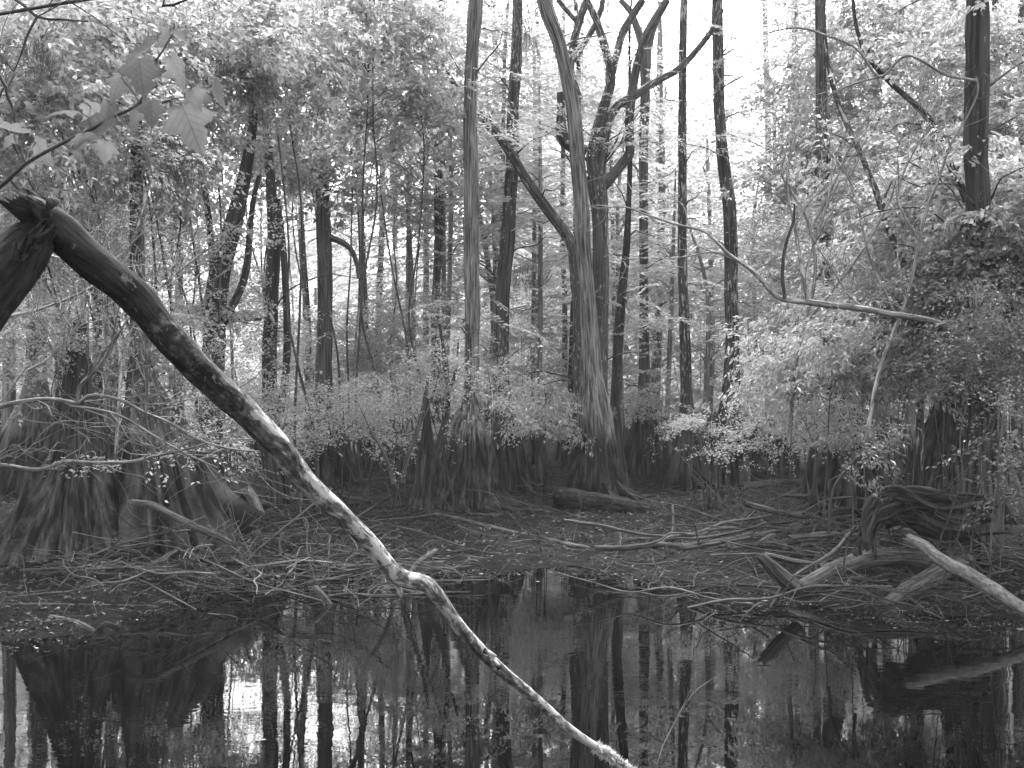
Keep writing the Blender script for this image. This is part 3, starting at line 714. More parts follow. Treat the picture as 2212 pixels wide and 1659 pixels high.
for i, (u, v_, d, ru, rv, n, kd, lf, lab) in enumerate(RL):
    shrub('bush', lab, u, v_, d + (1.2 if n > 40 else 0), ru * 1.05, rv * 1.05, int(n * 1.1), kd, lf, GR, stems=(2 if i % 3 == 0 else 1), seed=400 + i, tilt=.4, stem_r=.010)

for i, (u, v_, d, ru, rv, lab) in enumerate([(2380, 760, 13.5, 120, 130, 'leafy bush just beyond the right frame edge'), (2600, 720, 15, 150, 150, 'leafy bush well beyond the right frame edge'), (2800, 640, 18, 160, 170, 'leafy bush far beyond the right frame edge'), (-180, 700, 15, 130, 140, 'leafy bush just beyond the left frame edge'), (-420, 680, 16, 150, 160, 'leafy bush well beyond the left frame edge'), (2420, 400, 18, 150, 180, 'leafy crown beyond the right frame edge'), (-260, 350, 17, 160, 180, 'leafy crown beyond the left frame edge')]):
    shrub('bush', lab, u, v_, d, ru, rv, 44, 'broad', 'leaf', 'bushes just outside the view', stems=3, seed=600 + i)
GL = 'low leafy bushes by the left stumps'
LL = [(60, 740, 13.2, 110, 110, 34, 'small', 'thin bush in front of the left ribbed skirt'), (230, 760, 14.6, 120, 100, 34, 'small', 'thin bush between the snag and the diagonal log'), (420, 830, 15, 90, 80, 26, 'small', 'bush under the leaning forked tree'), (300, 940, 12.8, 140, 60, 4, 'small', 'sprigs hanging over the widest buttress'), (520, 900, 17.5, 80, 70, 30, 'small', 'bush behind the middle of the diagonal log'), (500, 650, 19, 90, 90, 34, 'small', 'soft bush right of the leaning forked trunk')]
for i, (u, v_, d, ru, rv, n, kd, lab) in enumerate(LL):
    shrub('bush', lab, u, v_, d, ru, rv, n, kd, 'leaf', GL, stems=2, base_d=max(d, 15.5), seed=500 + i)

# ------------------------------------------------------------------ background wood: cypress crowns 24-50 m away
g = np.random.default_rng(77)
kbg = 0
for k in range(70):
    d = 25 + 30 * ((k * .618) % 1) ** 1.1
    u = -500 + 3250 * ((k * .7548) % 1)
    # v of the crown top: low where the sky shows between the trunks
    gap = math.exp(-((u - 1560) / 110) ** 2); gap2 = math.exp(-((u - 1330) / 120) ** 2)
    vt = 40 + 330 * gap + 50 * gap2 + 60 * math.exp(-((u - 690) / 90) ** 2) * 2 + g.uniform(-60, 60)
    lf = np.clip(min((u - 330) / 60, (870 - u) / 60), 0, 1)
    vt = max(vt, (600 if d > 36 else 690) * lf + 20 * g.normal())
    if u > 1000 and d < 33: vt = max(vt, 250)
    if d > 38: vt = max(vt, 240)
    top = CZ + (CY - vt) / F * d
    x = (u - CX) / F * d; gz = float(ground_z(x, d))
    kind = 'farneedle' if g.uniform() < .65 else 'far'
    rt = root('background_tree', (x, d, gz), 'feathery bright tree in the hazy wood behind the bank', 'tree', 'feathery trees in the hazy wood behind')
    pts = [[x, d, gz - .1, .2], [x, d, gz + .8, .09], [x + g.normal(0, .15), d, top * .5, .06], [x + g.normal(0, .3), d, top + .6, .03]]
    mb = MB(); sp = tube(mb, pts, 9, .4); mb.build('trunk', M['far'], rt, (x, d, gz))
    w = g.uniform(1.6, 2.6)
    n = int(95 * (top / 6) * max(1, 38 / d))
    zz = g.uniform(.06, 1, n); an = g.uniform(0, 6.28, n); rr = w * np.sqrt(g.uniform(0.02, 1, n)) * (1.1 - .6 * zz)
    c = np.stack([x + np.cos(an) * rr, d + np.sin(an) * rr, gz + .3 + zz * (top - gz)], -1)
    c += (blob(g, (0, 0, 0), (.5, .5, .5), n, 0) * .8)
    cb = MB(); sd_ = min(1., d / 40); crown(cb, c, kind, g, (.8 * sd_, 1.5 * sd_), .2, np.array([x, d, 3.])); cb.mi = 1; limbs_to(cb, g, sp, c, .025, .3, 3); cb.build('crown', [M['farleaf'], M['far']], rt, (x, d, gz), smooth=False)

# nearer young cypress with fine flat sprays
for k, (u, v_, d, ru, rv, n) in enumerate([(960, 330, 23, 90, 190, 90), (1070, 430, 25, 80, 200, 90), (1165, 450, 22, 70, 210, 90), (1150, 170, 26, 90, 120, 50), (1345, 480, 24, 80, 170, 80), (1440, 560, 23, 60, 140, 60), (1420, 330, 27, 70, 120, 40), (1520, 640, 22, 70, 130, 60), (1640, 520, 25, 80, 120, 70), (1700, 330, 24, 60, 140, 50), (900, 520, 25, 80, 80, 40), (1330, 190, 27, 80, 110, 30), (780, 430, 25, 80, 80, 40), (1240, 640, 25, 60, 130, 50), (960, 110, 24, 110, 140, 90), (1080, 130, 23.5, 90, 150, 90), (1010, 260, 26, 80, 110, 50), (1250, 110, 27, 90, 130, 44), (1420, 150, 26.5, 70, 130, 34), (1720, 110, 24, 110, 140, 70), (1890, 60, 24, 120, 110, 70), (2060, 190, 25, 110, 160, 70), (880, 60, 25, 90, 110, 60)]):
    x, y = (u - CX) / F * d, d; gz = float(ground_z(x, y)); rt = root('young_cypress', (x, y, gz), 'young cypress with fine flat sprays among the taller trunks', 'tree', 'young cypress among the taller trunks')
    n = int(n * (.55 if v_ > 300 else .9)); pts_ = blob(g, P(u, v_, d), (ru * d / F, ru * d / F, rv * d / F), n, 0, 3, .7)
    mb = MB(); sp = tube(mb, [[x, y, gz - .1, .1], [x, y, gz + .6, .05], [x + g.normal(0, .1), y, P(u, v_, d)[2], .035], [x + g.normal(0, .2), y, P(u, v_ - rv, d)[2] + .4, .012]], 8, .3); mb.build('trunk', M['far'], rt, (x, y, gz))
    cb = MB(); crown(cb, pts_, 'needle', g, (1.0, 1.7), .16, np.array([x, y, 3.])); cb.mi = 1; limbs_to(cb, g, sp, pts_, .012, .5, 4); cb.build('crown', [M['needle'], M['far']], rt, (x, y, gz), smooth=False)

# far wood closing the view
mb = MB()
n = 5200
ua = g.uniform(-.62, .62, n); dd = g.uniform(54, 74, n)
gapf = np.exp(-((ua - .157) / .06) ** 2)
zt = 9.5 - 2.5 * np.exp(-((ua + .17) / .09) ** 2) + 2.5 * np.sin(ua * 31) + 1.5 * np.sin(ua * 77) - 1.8 * gapf
c = np.stack([ua * dd, dd, .3 + g.uniform(0, 1, n) ** .9 * zt], -1)
crown(mb, c, 'far', g, (2.0, 3.4), .5)
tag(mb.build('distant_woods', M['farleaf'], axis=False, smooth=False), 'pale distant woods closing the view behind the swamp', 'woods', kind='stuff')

# ------------------------------------------------------------------ knee, logs, driftwood
def lying(name, label, rows, mat, cat='log', group=None, seg=18, lumps=.08, d=None, jag=.03, end_cap=True, part=None, lift=0., step=.06, start_cap=True):
    """rows: (u, v, halfwidth[, depth]); depth from the ground under each row when not given"""
    w = []
    for r in rows:
        dd = r[3] if len(r) > 3 else (d or hit(r[0], r[1]))
        w.append([*P(r[0], r[1], dd), r[2] * dd / F])
    w = np.array(w); w[:, 2] += lift; nm_hollow = name == 'hollow_log'
    if nm_hollow:                 # a rim that turns in to a deep rotten hollow
        a_ = unit(w[-1, :3] - w[-2, :3]); w = np.vstack([w, [*(w[-1, :3] + a_ * .05), w[-1, 3] * .9], [*(w[-1, :3] - a_ * .02), w[-1, 3] * .72], [*(w[-1, :3] - a_ * .45), w[-1, 3] * .6]])
    mb = MB(); tube(mb, w, seg + 10, step, lumps=lumps, cap=end_cap, jag=jag * (2.2 if nm_hollow else 1), rough=.03)
    if start_cap: tube(mb, [[*w[0, :3], w[0, 3]], [*(w[0, :3] - (w[1] - w[0])[:3] / np.linalg.norm((w[1] - w[0])[:3]) * .03), w[0, 3] * .55]], seg, .03, cap=True)
    org = w[0, :3]
    o = mb.build(name, M[mat], None, org); o.location = Vector([float(k) for k in org])
    tag(o, label, cat, group)
    return o


d = hit(918, 1100)
mb = MB(); w = vtrunk([(916, 1108, 42), (918, 1070, 27), (920, 1010, 21), (922, 950, 14), (923, 905, 8), (924, 875, 4), (925, 861, 1.2)], d)
tube(mb, w, 32, .04, .22, .5, .07)
o = mb.build('cypress_knee', M['stump'], None, np.array(w[0][:3])); o.location = Vector([float(k) for k in w[0][:3]])
tag(o, 'tall pointed dark cypress knee standing left of the pale straight cypress', 'cypress knee', 'cypress knees')
for u, v_, h, lab in [(1462, 1040, 9, 'small cypress knee between the two dark skirts'), (1690, 1010, 11, 'dark cypress knee in the clearing right of the curved trunk'), (1140, 1040, 9, 'blunt knee right of the flecked trunk'), (860, 1010, 9, 'short knee left of the tallest pointed knee'), (1630, 1015, 20, 'stout dark stump in the clearing right of the curved trunk')]:
    d = hit(u, v_); hh = 90 if h > 15 else 60
    mb = MB(); w = vtrunk([(u, v_ + 6, h * 1.9), (u + 1, v_ - hh * .3, h * 1.1), (u, v_ - hh * .75, h * .6), (u + 2, v_ - hh, h * .15)], d)
    tube(mb, w, 18, .04, .2, .3, .08)
    o = mb.build('cypress_knee', M['stump'], None, np.array(w[0][:3])); o.location = Vector([float(k) for k in w[0][:3]]); tag(o, lab, 'cypress knee', 'cypress knees')

# the big diagonal log in front
LOG = [(56, 444, 36, 4.7), (80, 462, 44, 4.75), (120, 495, 49, 4.8), (200, 565, 46, 4.9), (290, 640, 43, 5.0), (365, 728, 40, 5.1), (450, 818, 37, 5.25), (535, 895, 34, 5.4), (598, 960, 31, 5.5), (660, 1038, 27, 5.6), (735, 1110, 24, 5.7), (800, 1175, 22, 5.8), (845, 1232, 23, 5.85),
       (880, 1252, 22, 5.87), (920, 1262, 20, 5.9), (955, 1300, 18, 5.95), (985, 1345, 17, 6.0), (1035, 1402, 16, 6.1), (1085, 1450, 15, 6.2), (1140, 1495, 13.5, 6.3), (1190, 1540, 12.5, 6.4), (1240, 1582, 11, 6.45), (1290, 1615, 9.5, 6.5), (1350, 1655, 8, 6.6), (1440, 1720, 7, 6.75)]
w = np.array([[*P(u, v_, d), h * .85 * d / F] for u, v_, h, d in LOG])
rt = root('diagonal_log', w[0, :3], 'long pale lichened log slanting down across the view into the water', 'log'); org = w[0, :3]
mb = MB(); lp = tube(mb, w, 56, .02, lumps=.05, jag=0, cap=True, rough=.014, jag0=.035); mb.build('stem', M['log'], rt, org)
mb = MB()
for k in range(9):                           # splintered upper end
    f = g.uniform(-1, 1); a = P(95 + f * -22, 478 + f * 34, 4.74 + g.normal(0, .03)); L_ = g.uniform(14, 70) * (1.25 - .8 * abs(f + .5))
    b = a + (P(34, 416, 4.7) - P(86, 468, 4.74)) * L_ / 74 + g.normal(0, .006, 3)
    tube(mb, [[*a, .032], [*((a + b) / 2), .024], [*(a * .15 + b * .85), .013], [*b, .002]], 7, .02, lumps=.25, rough=.06)
mb.build('broken_end', M['snag'], rt, org)
for a, b, r in [((855, 1250), (868, 1290), 8), ((1045, 1405), (1072, 1418), 6), ((1080, 1442), (1062, 1424), 7), ((935, 1268), (952, 1276), 9), ((905, 1250), (885, 1262), 9)]:
    mb = MB(); A, B = P(*a, 5.95), P(*b, 5.93); tube(mb, [[*A, r * 6 / F], [*((A + B) / 2), r * 5 / F], [*B, r * 3 / F]], 9, .02, lumps=.1, cap=True); mb.build('knot', M['log'], rt, org)
mb = MB()                                     # shaggy lichen tuft near the water
i0 = int(np.argmin(np.abs(lp[:, 2] - P(1290, 1612, 6.5)[2])))
for k in range(1500):
    i = int(np.clip(i0 + abs(g.normal(0, 9)) * .9, 0, len(lp) - 2)); dv = unit(g.normal(0, 1, 3) + np.array([0, 0, .3]))
    mb.add(leaves((lp[i, :3] + dv * lp[i, 3] * .9)[None], unit(dv + g.normal(0, .7, 3))[None], g.uniform(.012, .035), .004, g)[0], [[0, 1, 2, 3]])
mb.build('lichen_tuft', M['lichen'], rt, org, smooth=False, axis=False)

# snag at the left that carries the log
w = np.array([[*P(90, 492, 4.74), .045], [*P(72, 516, 4.74), .078], [*P(34, 562, 4.74), .100], [*P(-20, 625, 4.72), .110], [*P(-120, 745, 4.7), .125], [*P(-300, 970, 4.65), .14], [*P(-500, 1300, 4.6), .17], [*P(-640, 1700, 4.55), .2], [*P(-720, 2160, 4.5), .28]])
rt = root('broken_snag', w[-1, :3], 'rotten broken trunk at the left frame edge propping the diagonal log', 'snag'); org = w[-1, :3]
mb = MB(); tube(mb, w[::-1], 72, .02, 0, 1, .05, cap=True, jag=.06, rough=.014); mb.build('trunk', M['snag'], rt, org)
mb = MB()
for a, b in [((78, 515), (104, 482)), ((88, 512), (118, 492)), ((60, 520), (78, 488)), ((70, 512), (92, 478)), ((48, 540), (60, 505)), ((30, 560), (36, 522))]:
    tube(mb, [[*P(*a, 4.62), .016], [*P(*b, 4.6), .003]], 6, .03, lumps=.2)
mb.build('splinter', M['snag'], rt, org)

LOGS = [
    ('hollow_log', 'thick fallen log with dark hollow end in front of the largest pale cypress', [(1560, 1138, 6, 16.9), (1480, 1126, 13, 17.2), (1400, 1110, 20, 17.5), (1330, 1096, 23, 17.8), (1270, 1085, 24, 18.1), (1212, 1076, 25, 18.3)], 'snag'),
    ('fallen_log', 'pale leaning log running down to the right frame edge', [(2290, 1372, 15, 10.6), (2212, 1318, 15, 10.85), (2150, 1275, 14, 11.05), (2085, 1238, 15, 11.3), (2035, 1212, 13.5, 11.5), (1995, 1180, 12.5, 11.7), (1962, 1163, 11, 11.85)], 'palelog'),
    ('stub_log', 'dark stub of log poking up from the right water edge', [(1725, 1276, 18, 11.9), (1690, 1248, 17, 11.9), (1665, 1222, 14, 11.9), (1643, 1202, 10, 11.9)], 'driftdark'),
    ('fallen_log', 'grey curved log lying behind the dark stub at the right', [(1705, 1282, 15, 12.5), (1760, 1255, 18, 12.6), (1830, 1220, 19, 12.7), (1890, 1204, 19, 12.8), (1990, 1206, 17, 12.8), (2030, 1216, 15, 12.7)], 'drift'),
    ('fallen_log', 'short thick log end lying below the tangled roots at the right', [(1912, 1312, 16, 12.0), (1950, 1286, 18, 12.1), (1985, 1262, 20, 12.2), (2040, 1232, 20, 12.4), (2090, 1215, 18, 12.6)], 'drift'),
    ('fallen_log', 'long pole log reaching up to the tangled roots', [(1635, 1182, 9), (1690, 1148, 9.5), (1760, 1128, 9), (1860, 1108, 8), (1960, 1085, 7)], 'drift'),
    ('fallen_log', 'second pole log lying below the long pole', [(1474, 1184, 10), (1560, 1172, 10), (1640, 1158, 9), (1760, 1138, 7)], 'drift'),
    ('fallen_log', 'low pole log with an angled end in the middle of the bank', [(1350, 1192, 8), (1420, 1184, 9), (1520, 1182, 9), (1600, 1176, 7)], 'drift'),
    ('fallen_log', 'thin pole running from the middle bank to the hollow log', [(1270, 1186, 7), (1190, 1170, 7), (1100, 1150, 6.5), (1000, 1125, 6), (940, 1112, 5)], 'drift'),
    ('fallen_log', 'rotten log lying left of the cypress knee', [(620, 1072, 10), (690, 1078, 14), (760, 1086, 12), (800, 1090, 8)], 'driftdark'),
    ('fallen_log', 'pale pole lying behind the left bank logs', [(585, 1046, 5), (680, 1042, 6), (760, 1040, 6), (850, 1034, 5)], 'drift'),
    ('fallen_log', 'pale pole at the water edge crossing behind the diagonal log', [(700, 1222, 7), (760, 1226, 8), (850, 1222, 7), (960, 1216, 5)], 'drift'),
    ('fallen_branch', 'pale forked pole leaning on the elbow of the diagonal log', [(885, 1240, 6, 14.2), (905, 1215, 6.5, 14.3), (940, 1190, 6, 14.6)], 'drift'),
    ('fallen_log', 'pale stub standing by the hollow stump on the left bank', [(560, 1150, 13, 14.6), (556, 1110, 14, 14.6), (545, 1078, 13, 14.6), (530, 1056, 10, 14.6)], 'palelog'),
    ('fallen_log', 'smooth bent root lying across the foot of the widest buttress', [(285, 1085, 7, 13.0), (330, 1092, 8, 12.9), (370, 1112, 8, 12.9), (420, 1138, 8, 12.9), (470, 1158, 7, 13.0), (500, 1175, 6, 13)], 'drift'),
    ('fallen_log', 'half sunk log pointing into the water at the far left', [(110, 1335, 7), (160, 1345, 8), (195, 1362, 8), (212, 1374, 6)], 'drift'),
    ('fallen_log', 'dark straight stick lying level near the left water edge', [(0, 1306, 5), (120, 1308, 5.5), (240, 1310, 5), (340, 1312, 4)], 'driftdark'),
    ('fallen_log', 'dark post standing in the left brushwood', [(553, 1225, 10, 13.6), (554, 1180, 11, 13.6), (556, 1150, 11, 13.6)], 'driftdark'),
    ('fallen_log', 'grey log lying behind the blotched trunks in the clearing', [(1600, 1052, 9), (1680, 1048, 12), (1760, 1050, 11), (1790, 1055, 8)], 'driftdark'),
    ('stub_log', 'leaning stub poking from the water by the left brushwood', [(712, 1306, 7, 12.2), (700, 1290, 7.5, 12.2), (680, 1268, 6, 12.2)], 'drift'),
]
for nm, lab, rows, mt in LOGS:
    lying(nm, lab, rows, mt, 'log', 'logs and poles lying on the banks')

# hollow stump (left) and the root mass (right)
def hollow(name, label, u, v_, d, r, hgt, seed):
    g2 = np.random.default_rng(seed)
    c = P(u, v_, d)
    rt = root(name, c, label, 'rootwad')
    mb = MB()
    seg = 26
    for k in range(seg):                      # ring of roots arching round a dark hollow
        a = k / seg * 2 * math.pi; w = []
        for q in range(6):
            f = q / 5; rr = r * (.62 + .25 * math.sin(f * 3.1) + g2.normal(0, .05))
            w.append([c[0] + math.cos(a + f * .5) * rr * 1.2, c[1] + .1 + f * r * 1.3, c[2] + math.sin(a + f * .5) * rr * hgt, r * .15 * (1 - .4 * f) * g2.uniform(.7, 1.3)])
        tube(mb, w, 8, .06, lumps=.12)
    mb.build('roots', M['driftdark'], rt, c)
    for k in range(9):
        a = c + np.array([g2.uniform(-r, r) * 1.1, g2.uniform(-.1, .5), r * hgt * g2.uniform(.2, .8)]); b = a + np.array([g2.uniform(.4, 1.2) * (1 if g2.uniform() < .75 else -1), g2.uniform(-.3, .6), g2.uniform(-.25, .35)])
        mb = MB(); tube(mb, bend(g2, a, b, .05, .02, .15, 6), 8, .06, lumps=.1); mb.build('root', M['driftdark'], rt, c)
    return rt


def rootwad(name, label, u, v_, w_, h_, d, n, seed, thick):
    """strands arching over a dark hollow under a lumpy mound; u, v_ = middle of the foot"""
    g2 = np.random.default_rng(seed); c = P(u, v_, d); rt = root(name, c, label, 'rootwad')
    mb = MB(); k_ = d / F
    b = [[*P(u - w_ * .30, v_ - h_ * .62, d + .55), h_ * .24 * k_], [*P(u - w_ * .05, v_ - h_ * .72, d + .5), h_ * .36 * k_], [*P(u + w_ * .25, v_ - h_ * .55, d + .5), h_ * .42 * k_], [*P(u + w_ * .55, v_ - h_ * .42, d + .6), h_ * .3 * k_]]
    tube(mb, b, 36, .03, lumps=.2, cap=True, rough=.05); mb.build('mound', M['driftdark'], rt, c)
    for q in range(n):
        f = q / (n - 1); o = g2.normal(0, 1, (6, 2)) * h_ * .075
        hh = h_ * (1.05 - .24 * f)
        rows = [(u - w_ * (.52 - .10 * f), v_ + h_ * .1, -.05), (u - w_ * (.48 - .14 * f), v_ - hh * .45, .0), (u - w_ * (.36 - .16 * f), v_ - hh * .85, .05), (u - w_ * (.08 - .16 * f), v_ - hh * 1.0, .08), (u + w_ * .25, v_ - hh * (.92 - .1 * f), .1), (u + w_ * g2.uniform(.5, .75), v_ - hh * g2.uniform(.5, .95), .3)]
        k0 = 0 if q % 3 == 0 else (1 if q % 3 == 1 else 2)
        ww = [[*P(a + o[i_][0], b_ + o[i_][1], d + e + .25 * f + g2.normal(0, .03)), thick * k_ * g2.uniform(.7, 1.25)] for i_, (a, b_, e) in enumerate(rows)][k0:]
        mb = MB(); tube(mb, ww, 10, .04, lumps=.14, rough=.05); mb.build('root', M['driftdark'], rt, c)
    for q in range(n // 2):                   # thin rootlets hanging and poking out
        a = P(u + g2.uniform(-.5, .6) * w_, v_ - h_ * g2.uniform(.3, 1.05), d + g2.uniform(-.05, .3)); e = a + np.array([g2.normal(0, .3), g2.normal(-.1, .15), g2.normal(-.05, .28)])
        mb = MB(); tube(mb, bend(g2, a, e, thick * k_ * .35, .003, .1, 6, .1), 6, .05, lumps=.1); mb.build('root', M['driftdark'], rt, c)
    return rt


rootwad('rootwad', 'tangle of thick dark roots arching over a black hollow at the right bank', 1975, 1185, 235, 122, 12.3, 32, 3, 5.2)
rootwad('hollow_stump', 'knotted hollow stump end right of the widest buttress', 520, 1128, 80, 62, 14.6, 9, 8, 6)

# sticks
def stick(g, c, L_, r, flat=.12, side=3, yaw=None):
    a = g.uniform(0, 6.28) if yaw is None else yaw
    d = np.array([math.cos(a), math.sin(a), g.normal(0, flat)])
    n = 6; t = np.linspace(-.5, .5, n)[:, None]
    p = c + d * t * L_ + g.normal(0, L_ * .02, (n, 3)) + np.where(t > g.uniform(-.3, .3), (t - 0) * L_ * g.normal(0, .12), 0) * np.array([-d[1], d[0], .2])
    gz = ground_z(p[:, 0], p[:, 1]); p[:, 2] = np.maximum(p[:, 2], np.maximum(gz, -.03) + r * .6)
    rr = np.linspace(r, r * .4, n)
    mb = MB(); sp = tube(mb, np.hstack([p, rr[:, None]]), 6, .09, lumps=.07, cap=True)
    for k in range(side):
        i = g.integers(len(sp) // 4, len(sp)); L2 = L_ * g.uniform(.15, .45)
        dd = unit(d + g.normal(0, .75, 3) * np.array([1, 1, .6])); e = sp[i, :3] + dd * L2
        e[2] = max(e[2], max(float(ground_z(e[0], e[1])), -.02) + .01)
        tube(mb, bend(g, sp[i, :3], e, sp[i, 3] * .6, sp[i, 3] * .25, .08, 4), 5, .08)
    return mb


ZONES = [((380, 760), (1195, 1310), 60, (.8, 2.0), (.005, .013), .5, 'bare stick in the raised tangle at the left water edge', 'tangled sticks left of the log elbow'),
         ((90, 960), (1185, 1300), 104, (.7, 2.2), (.005, .018), .34, 'bare stick in the brushwood heap at the left water edge', 'brushwood sticks at the left water edge'),
         ((760, 1420), (1110, 1240), 24, (.6, 2.2), (.004, .015), .2, 'bare stick in the brushwood along the middle water edge', 'brushwood sticks at the middle water edge'),
         ((1380, 2180), (1140, 1325), 135, (.6, 2.4), (.005, .02), .28, 'bare stick in the driftwood heap on the right bank', 'driftwood sticks on the right bank')]
for (u0, u1), (v0, v1), n, Lr, rr, hgt, lab, grp in ZONES:
    for k in range(n):
        u, v_ = g.uniform(u0, u1), v0 + (v1 - v0) * g.uniform(.0, 1) ** .8
        d = min(hit(u, v_), 5800 / (v_ - 829.5)); p = P(u, v_, d)
        p[2] = max(float(ground_z(p[0], p[1])), 0) + abs(g.normal(0, hgt)) * .55
        r = .0032 + (rr[1] - .003) * g.uniform() ** 3.2
        mb = stick(g, p, g.uniform(*Lr), r, (.38 if hgt > .4 else .13) if g.uniform() < .8 else .5, int(g.integers(1, 5)))
        o = mb.build('fallen_stick', M['stick'] if g.uniform() < .8 else M['drift'], None, p); o.location = Vector([float(q) for q in p]); tag(o, lab, 'stick', grp)

for k in range(16):
    u, v_ = g.uniform(1400, 2080), g.uniform(1140, 1235); d = min(hit(u, v_), 5800 / (v_ - 829.5)); p = P(u, v_, d); p[2] = max(float(ground_z(p[0], p[1])), 0) + g.uniform(.02, .22)
    mb = stick(g, p, g.uniform(1.1, 2.6), g.uniform(.016, .036), .12, int(g.integers(2, 5)), g.normal(.45, .45))
    o = mb.build('fallen_branch', M['drift'] if k % 3 else M['driftdark'], None, p); o.location = Vector([float(q) for q in p]); tag(o, 'stout grey branch lying in the driftwood heap on the right bank', 'branch', 'stout branches in the right driftwood heap')

# fine twig litter and leaf litter
mb = MB()
for k in range(1500):
    u, v_ = g.uniform(-40, 2250), g.uniform(1040, 1370)
    d = hit(u, v_) if k % 2 else g.uniform(10.5, 22)
    p = P(u, v_, d); z = float(ground_z(p[0], p[1]))
    if z < -.05 or d > 40: continue
    p[2] = z + abs(g.normal(0, .05)); a = g.uniform(0, 6.28); L_ = g.uniform(.06, .4) 
    e = p + np.array([math.cos(a) * L_, math.sin(a) * L_, g.normal(0, .05)]); e[2] = max(e[2], float(ground_z(e[0], e[1])) + .005, 0.003)
    tube(mb, bend(g, p, e, g.uniform(.0015, .0042), .001, .08, 4), 3, .15)
tag(mb.build('twig_litter', M['stick']), 'fine twigs littering the mud of both banks', 'twig litter', kind='stuff')
n = 70000
x = g.uniform(-8.5, 8.5, n); y = 10 + 20 * g.uniform(0, 1, n) ** 1.5; z = ground_z(x, y)
ok = z > .01; x, y, z = x[ok], y[ok], z[ok] + .012
dr = unit(np.stack([g.normal(0, 1, len(x)), g.normal(0, 1, len(x)), g.normal(0, .25, len(x))], -1))
lf = leaves(np.stack([x, y, z], -1), dr, g.uniform(.02, .06, len(x)), .026, g, .1)
mb = MB(); mb.add(lf.reshape(-1, 3), np.arange(len(x) * 4).reshape(-1, 4))
tag(mb.build('leaf_litter', M['litter'], axis=False, smooth=False), 'fallen leaves lying over the muddy ground', 'leaf litter', kind='stuff')
n = 420
x = g.uniform(-3.4, 4.2, n); y = g.uniform(6.6, 12.5, n); ok = ground_z(x, y) < -.05; x, y = x[ok], y[ok]
fx = g.uniform(-4.2, 4.8, 1500); fy = np.interp(fx, EX, EY) - np.abs(g.normal(0, .55, 1500)); okf = ground_z(fx, fy) < -.01; nf = okf.sum(); x = np.append(x, fx[okf]); y = np.append(y, fy[okf])
mb = MB(); dr = unit(np.stack([g.normal(0, 1, len(x)), g.normal(0, 1, len(x)), np.zeros(len(x))], -1))
sd = np.stack([-dr[:, 1], dr[:, 0], dr[:, 2]], -1); c = np.stack([x, y, np.full(len(x), .004)], -1); s = (g.uniform(.002, .007, len(x)) * np.where(g.uniform(0, 1, len(x)) > .96, 2.5, 1) * np.where(np.arange(len(x)) >= len(x) - nf, g.uniform(1, 3.2, len(x)), 1))[:, None]
mb.add(np.stack([c - dr * s, c + sd * s * .6, c + dr * s, c - sd * s * .6], 1).reshape(-1, 3), np.arange(len(x) * 4).reshape(-1, 4))
tag(mb.build('floating_specks', M['speck'], axis=False, smooth=False), 'tiny pale specks floating on the dark water', 'floating specks', kind='stuff')

# ------------------------------------------------------------------ bare twigs
def bare(name, label, traced, d, mat, cat='branch', n=0, spread=(0, 0, 1, 1), Lr=(.3, .9), r=.006, seed=1, parent_first=True, group=None):
    g2 = np.random.default_rng(seed); mb = MB(); sps = []
    for rows in traced:
        w = [[*P(q[0], q[1], (q[3] if len(q) > 3 else d)), q[2] * d / F] for q in rows]
        sps.append(tube(mb, w, 7, .05, lumps=.05))
    for k in range(n):
        sp = sps[g2.integers(0, len(sps))]; i = g2.integers(len(sp) // 6, len(sp))
        a = sp[i, :3]; tdir = unit(sp[min(i + 1, len(sp) - 1), :3] - sp[max(i - 1, 0), :3])
        dv = unit(tdir * .8 + g2.normal(0, .6, 3) + np.array([0, 0, .12])); L_ = g2.uniform(*Lr)
        e = a + dv * L_; rr = min(r, sp[i, 3] * .7)
        s2 = tube(mb, bend(g2, a, e, rr, rr * .3, g2.uniform(-.05, .25), 5), 4, .06)
        for q in range(3):
            j = g2.integers(1, len(s2)); dv2 = unit(dv + g2.normal(0, .6, 3)); tube(mb, bend(g2, s2[j, :3], s2[j, :3] + dv2 * L_ * g2.uniform(.2, .6), s2[j, 3] * .7, .0012, .1, 4), 4, .06)
    org = sps[0][0, :3]
    o = mb.build(name, M[mat], None, org); o.location = Vector([float(k) for k in org]); tag(o, label, cat, group)
    return o


bare('bare_branch', 'grey arching dead branch hanging in from the left over the stumps',
     [[(-300, 960, 11), (-60, 905, 7), (0, 880, 5.5), (45, 868, 5), (110, 862, 4.6), (170, 871, 4.2), (190, 855, 4), (228, 856, 3.6), (270, 868, 3.2), (310, 890, 3), (370, 915, 3.5), (430, 950, 3), (500, 970, 2.2), (560, 975, 1.6)],
      [(168, 872, 4), (172, 835, 4.5), (215, 790, 4), (245, 740, 3), (275, 690, 2.5)], [(150, 875, 4), (250, 895, 3), (330, 940, 2.5), (400, 980, 2), (470, 1010, 1.5)], [(315, 890, 3), (318, 830, 3), (322, 770, 2.5), (345, 750, 2)]],
     10.2, 'dimtwig', n=54, r=.0045, seed=5, Lr=(.4, 1.5))
bare('bare_branch', 'low dark drooping branch crossing the left stumps', [[(-250, 1040, 9), (-40, 1010, 6), (0, 1005, 5.5), (85, 1015, 5), (140, 998, 5), (200, 1000, 4.5), (280, 998, 4), (340, 985, 3), (430, 965, 2)]], 10.8, 'stick', n=26, seed=6)
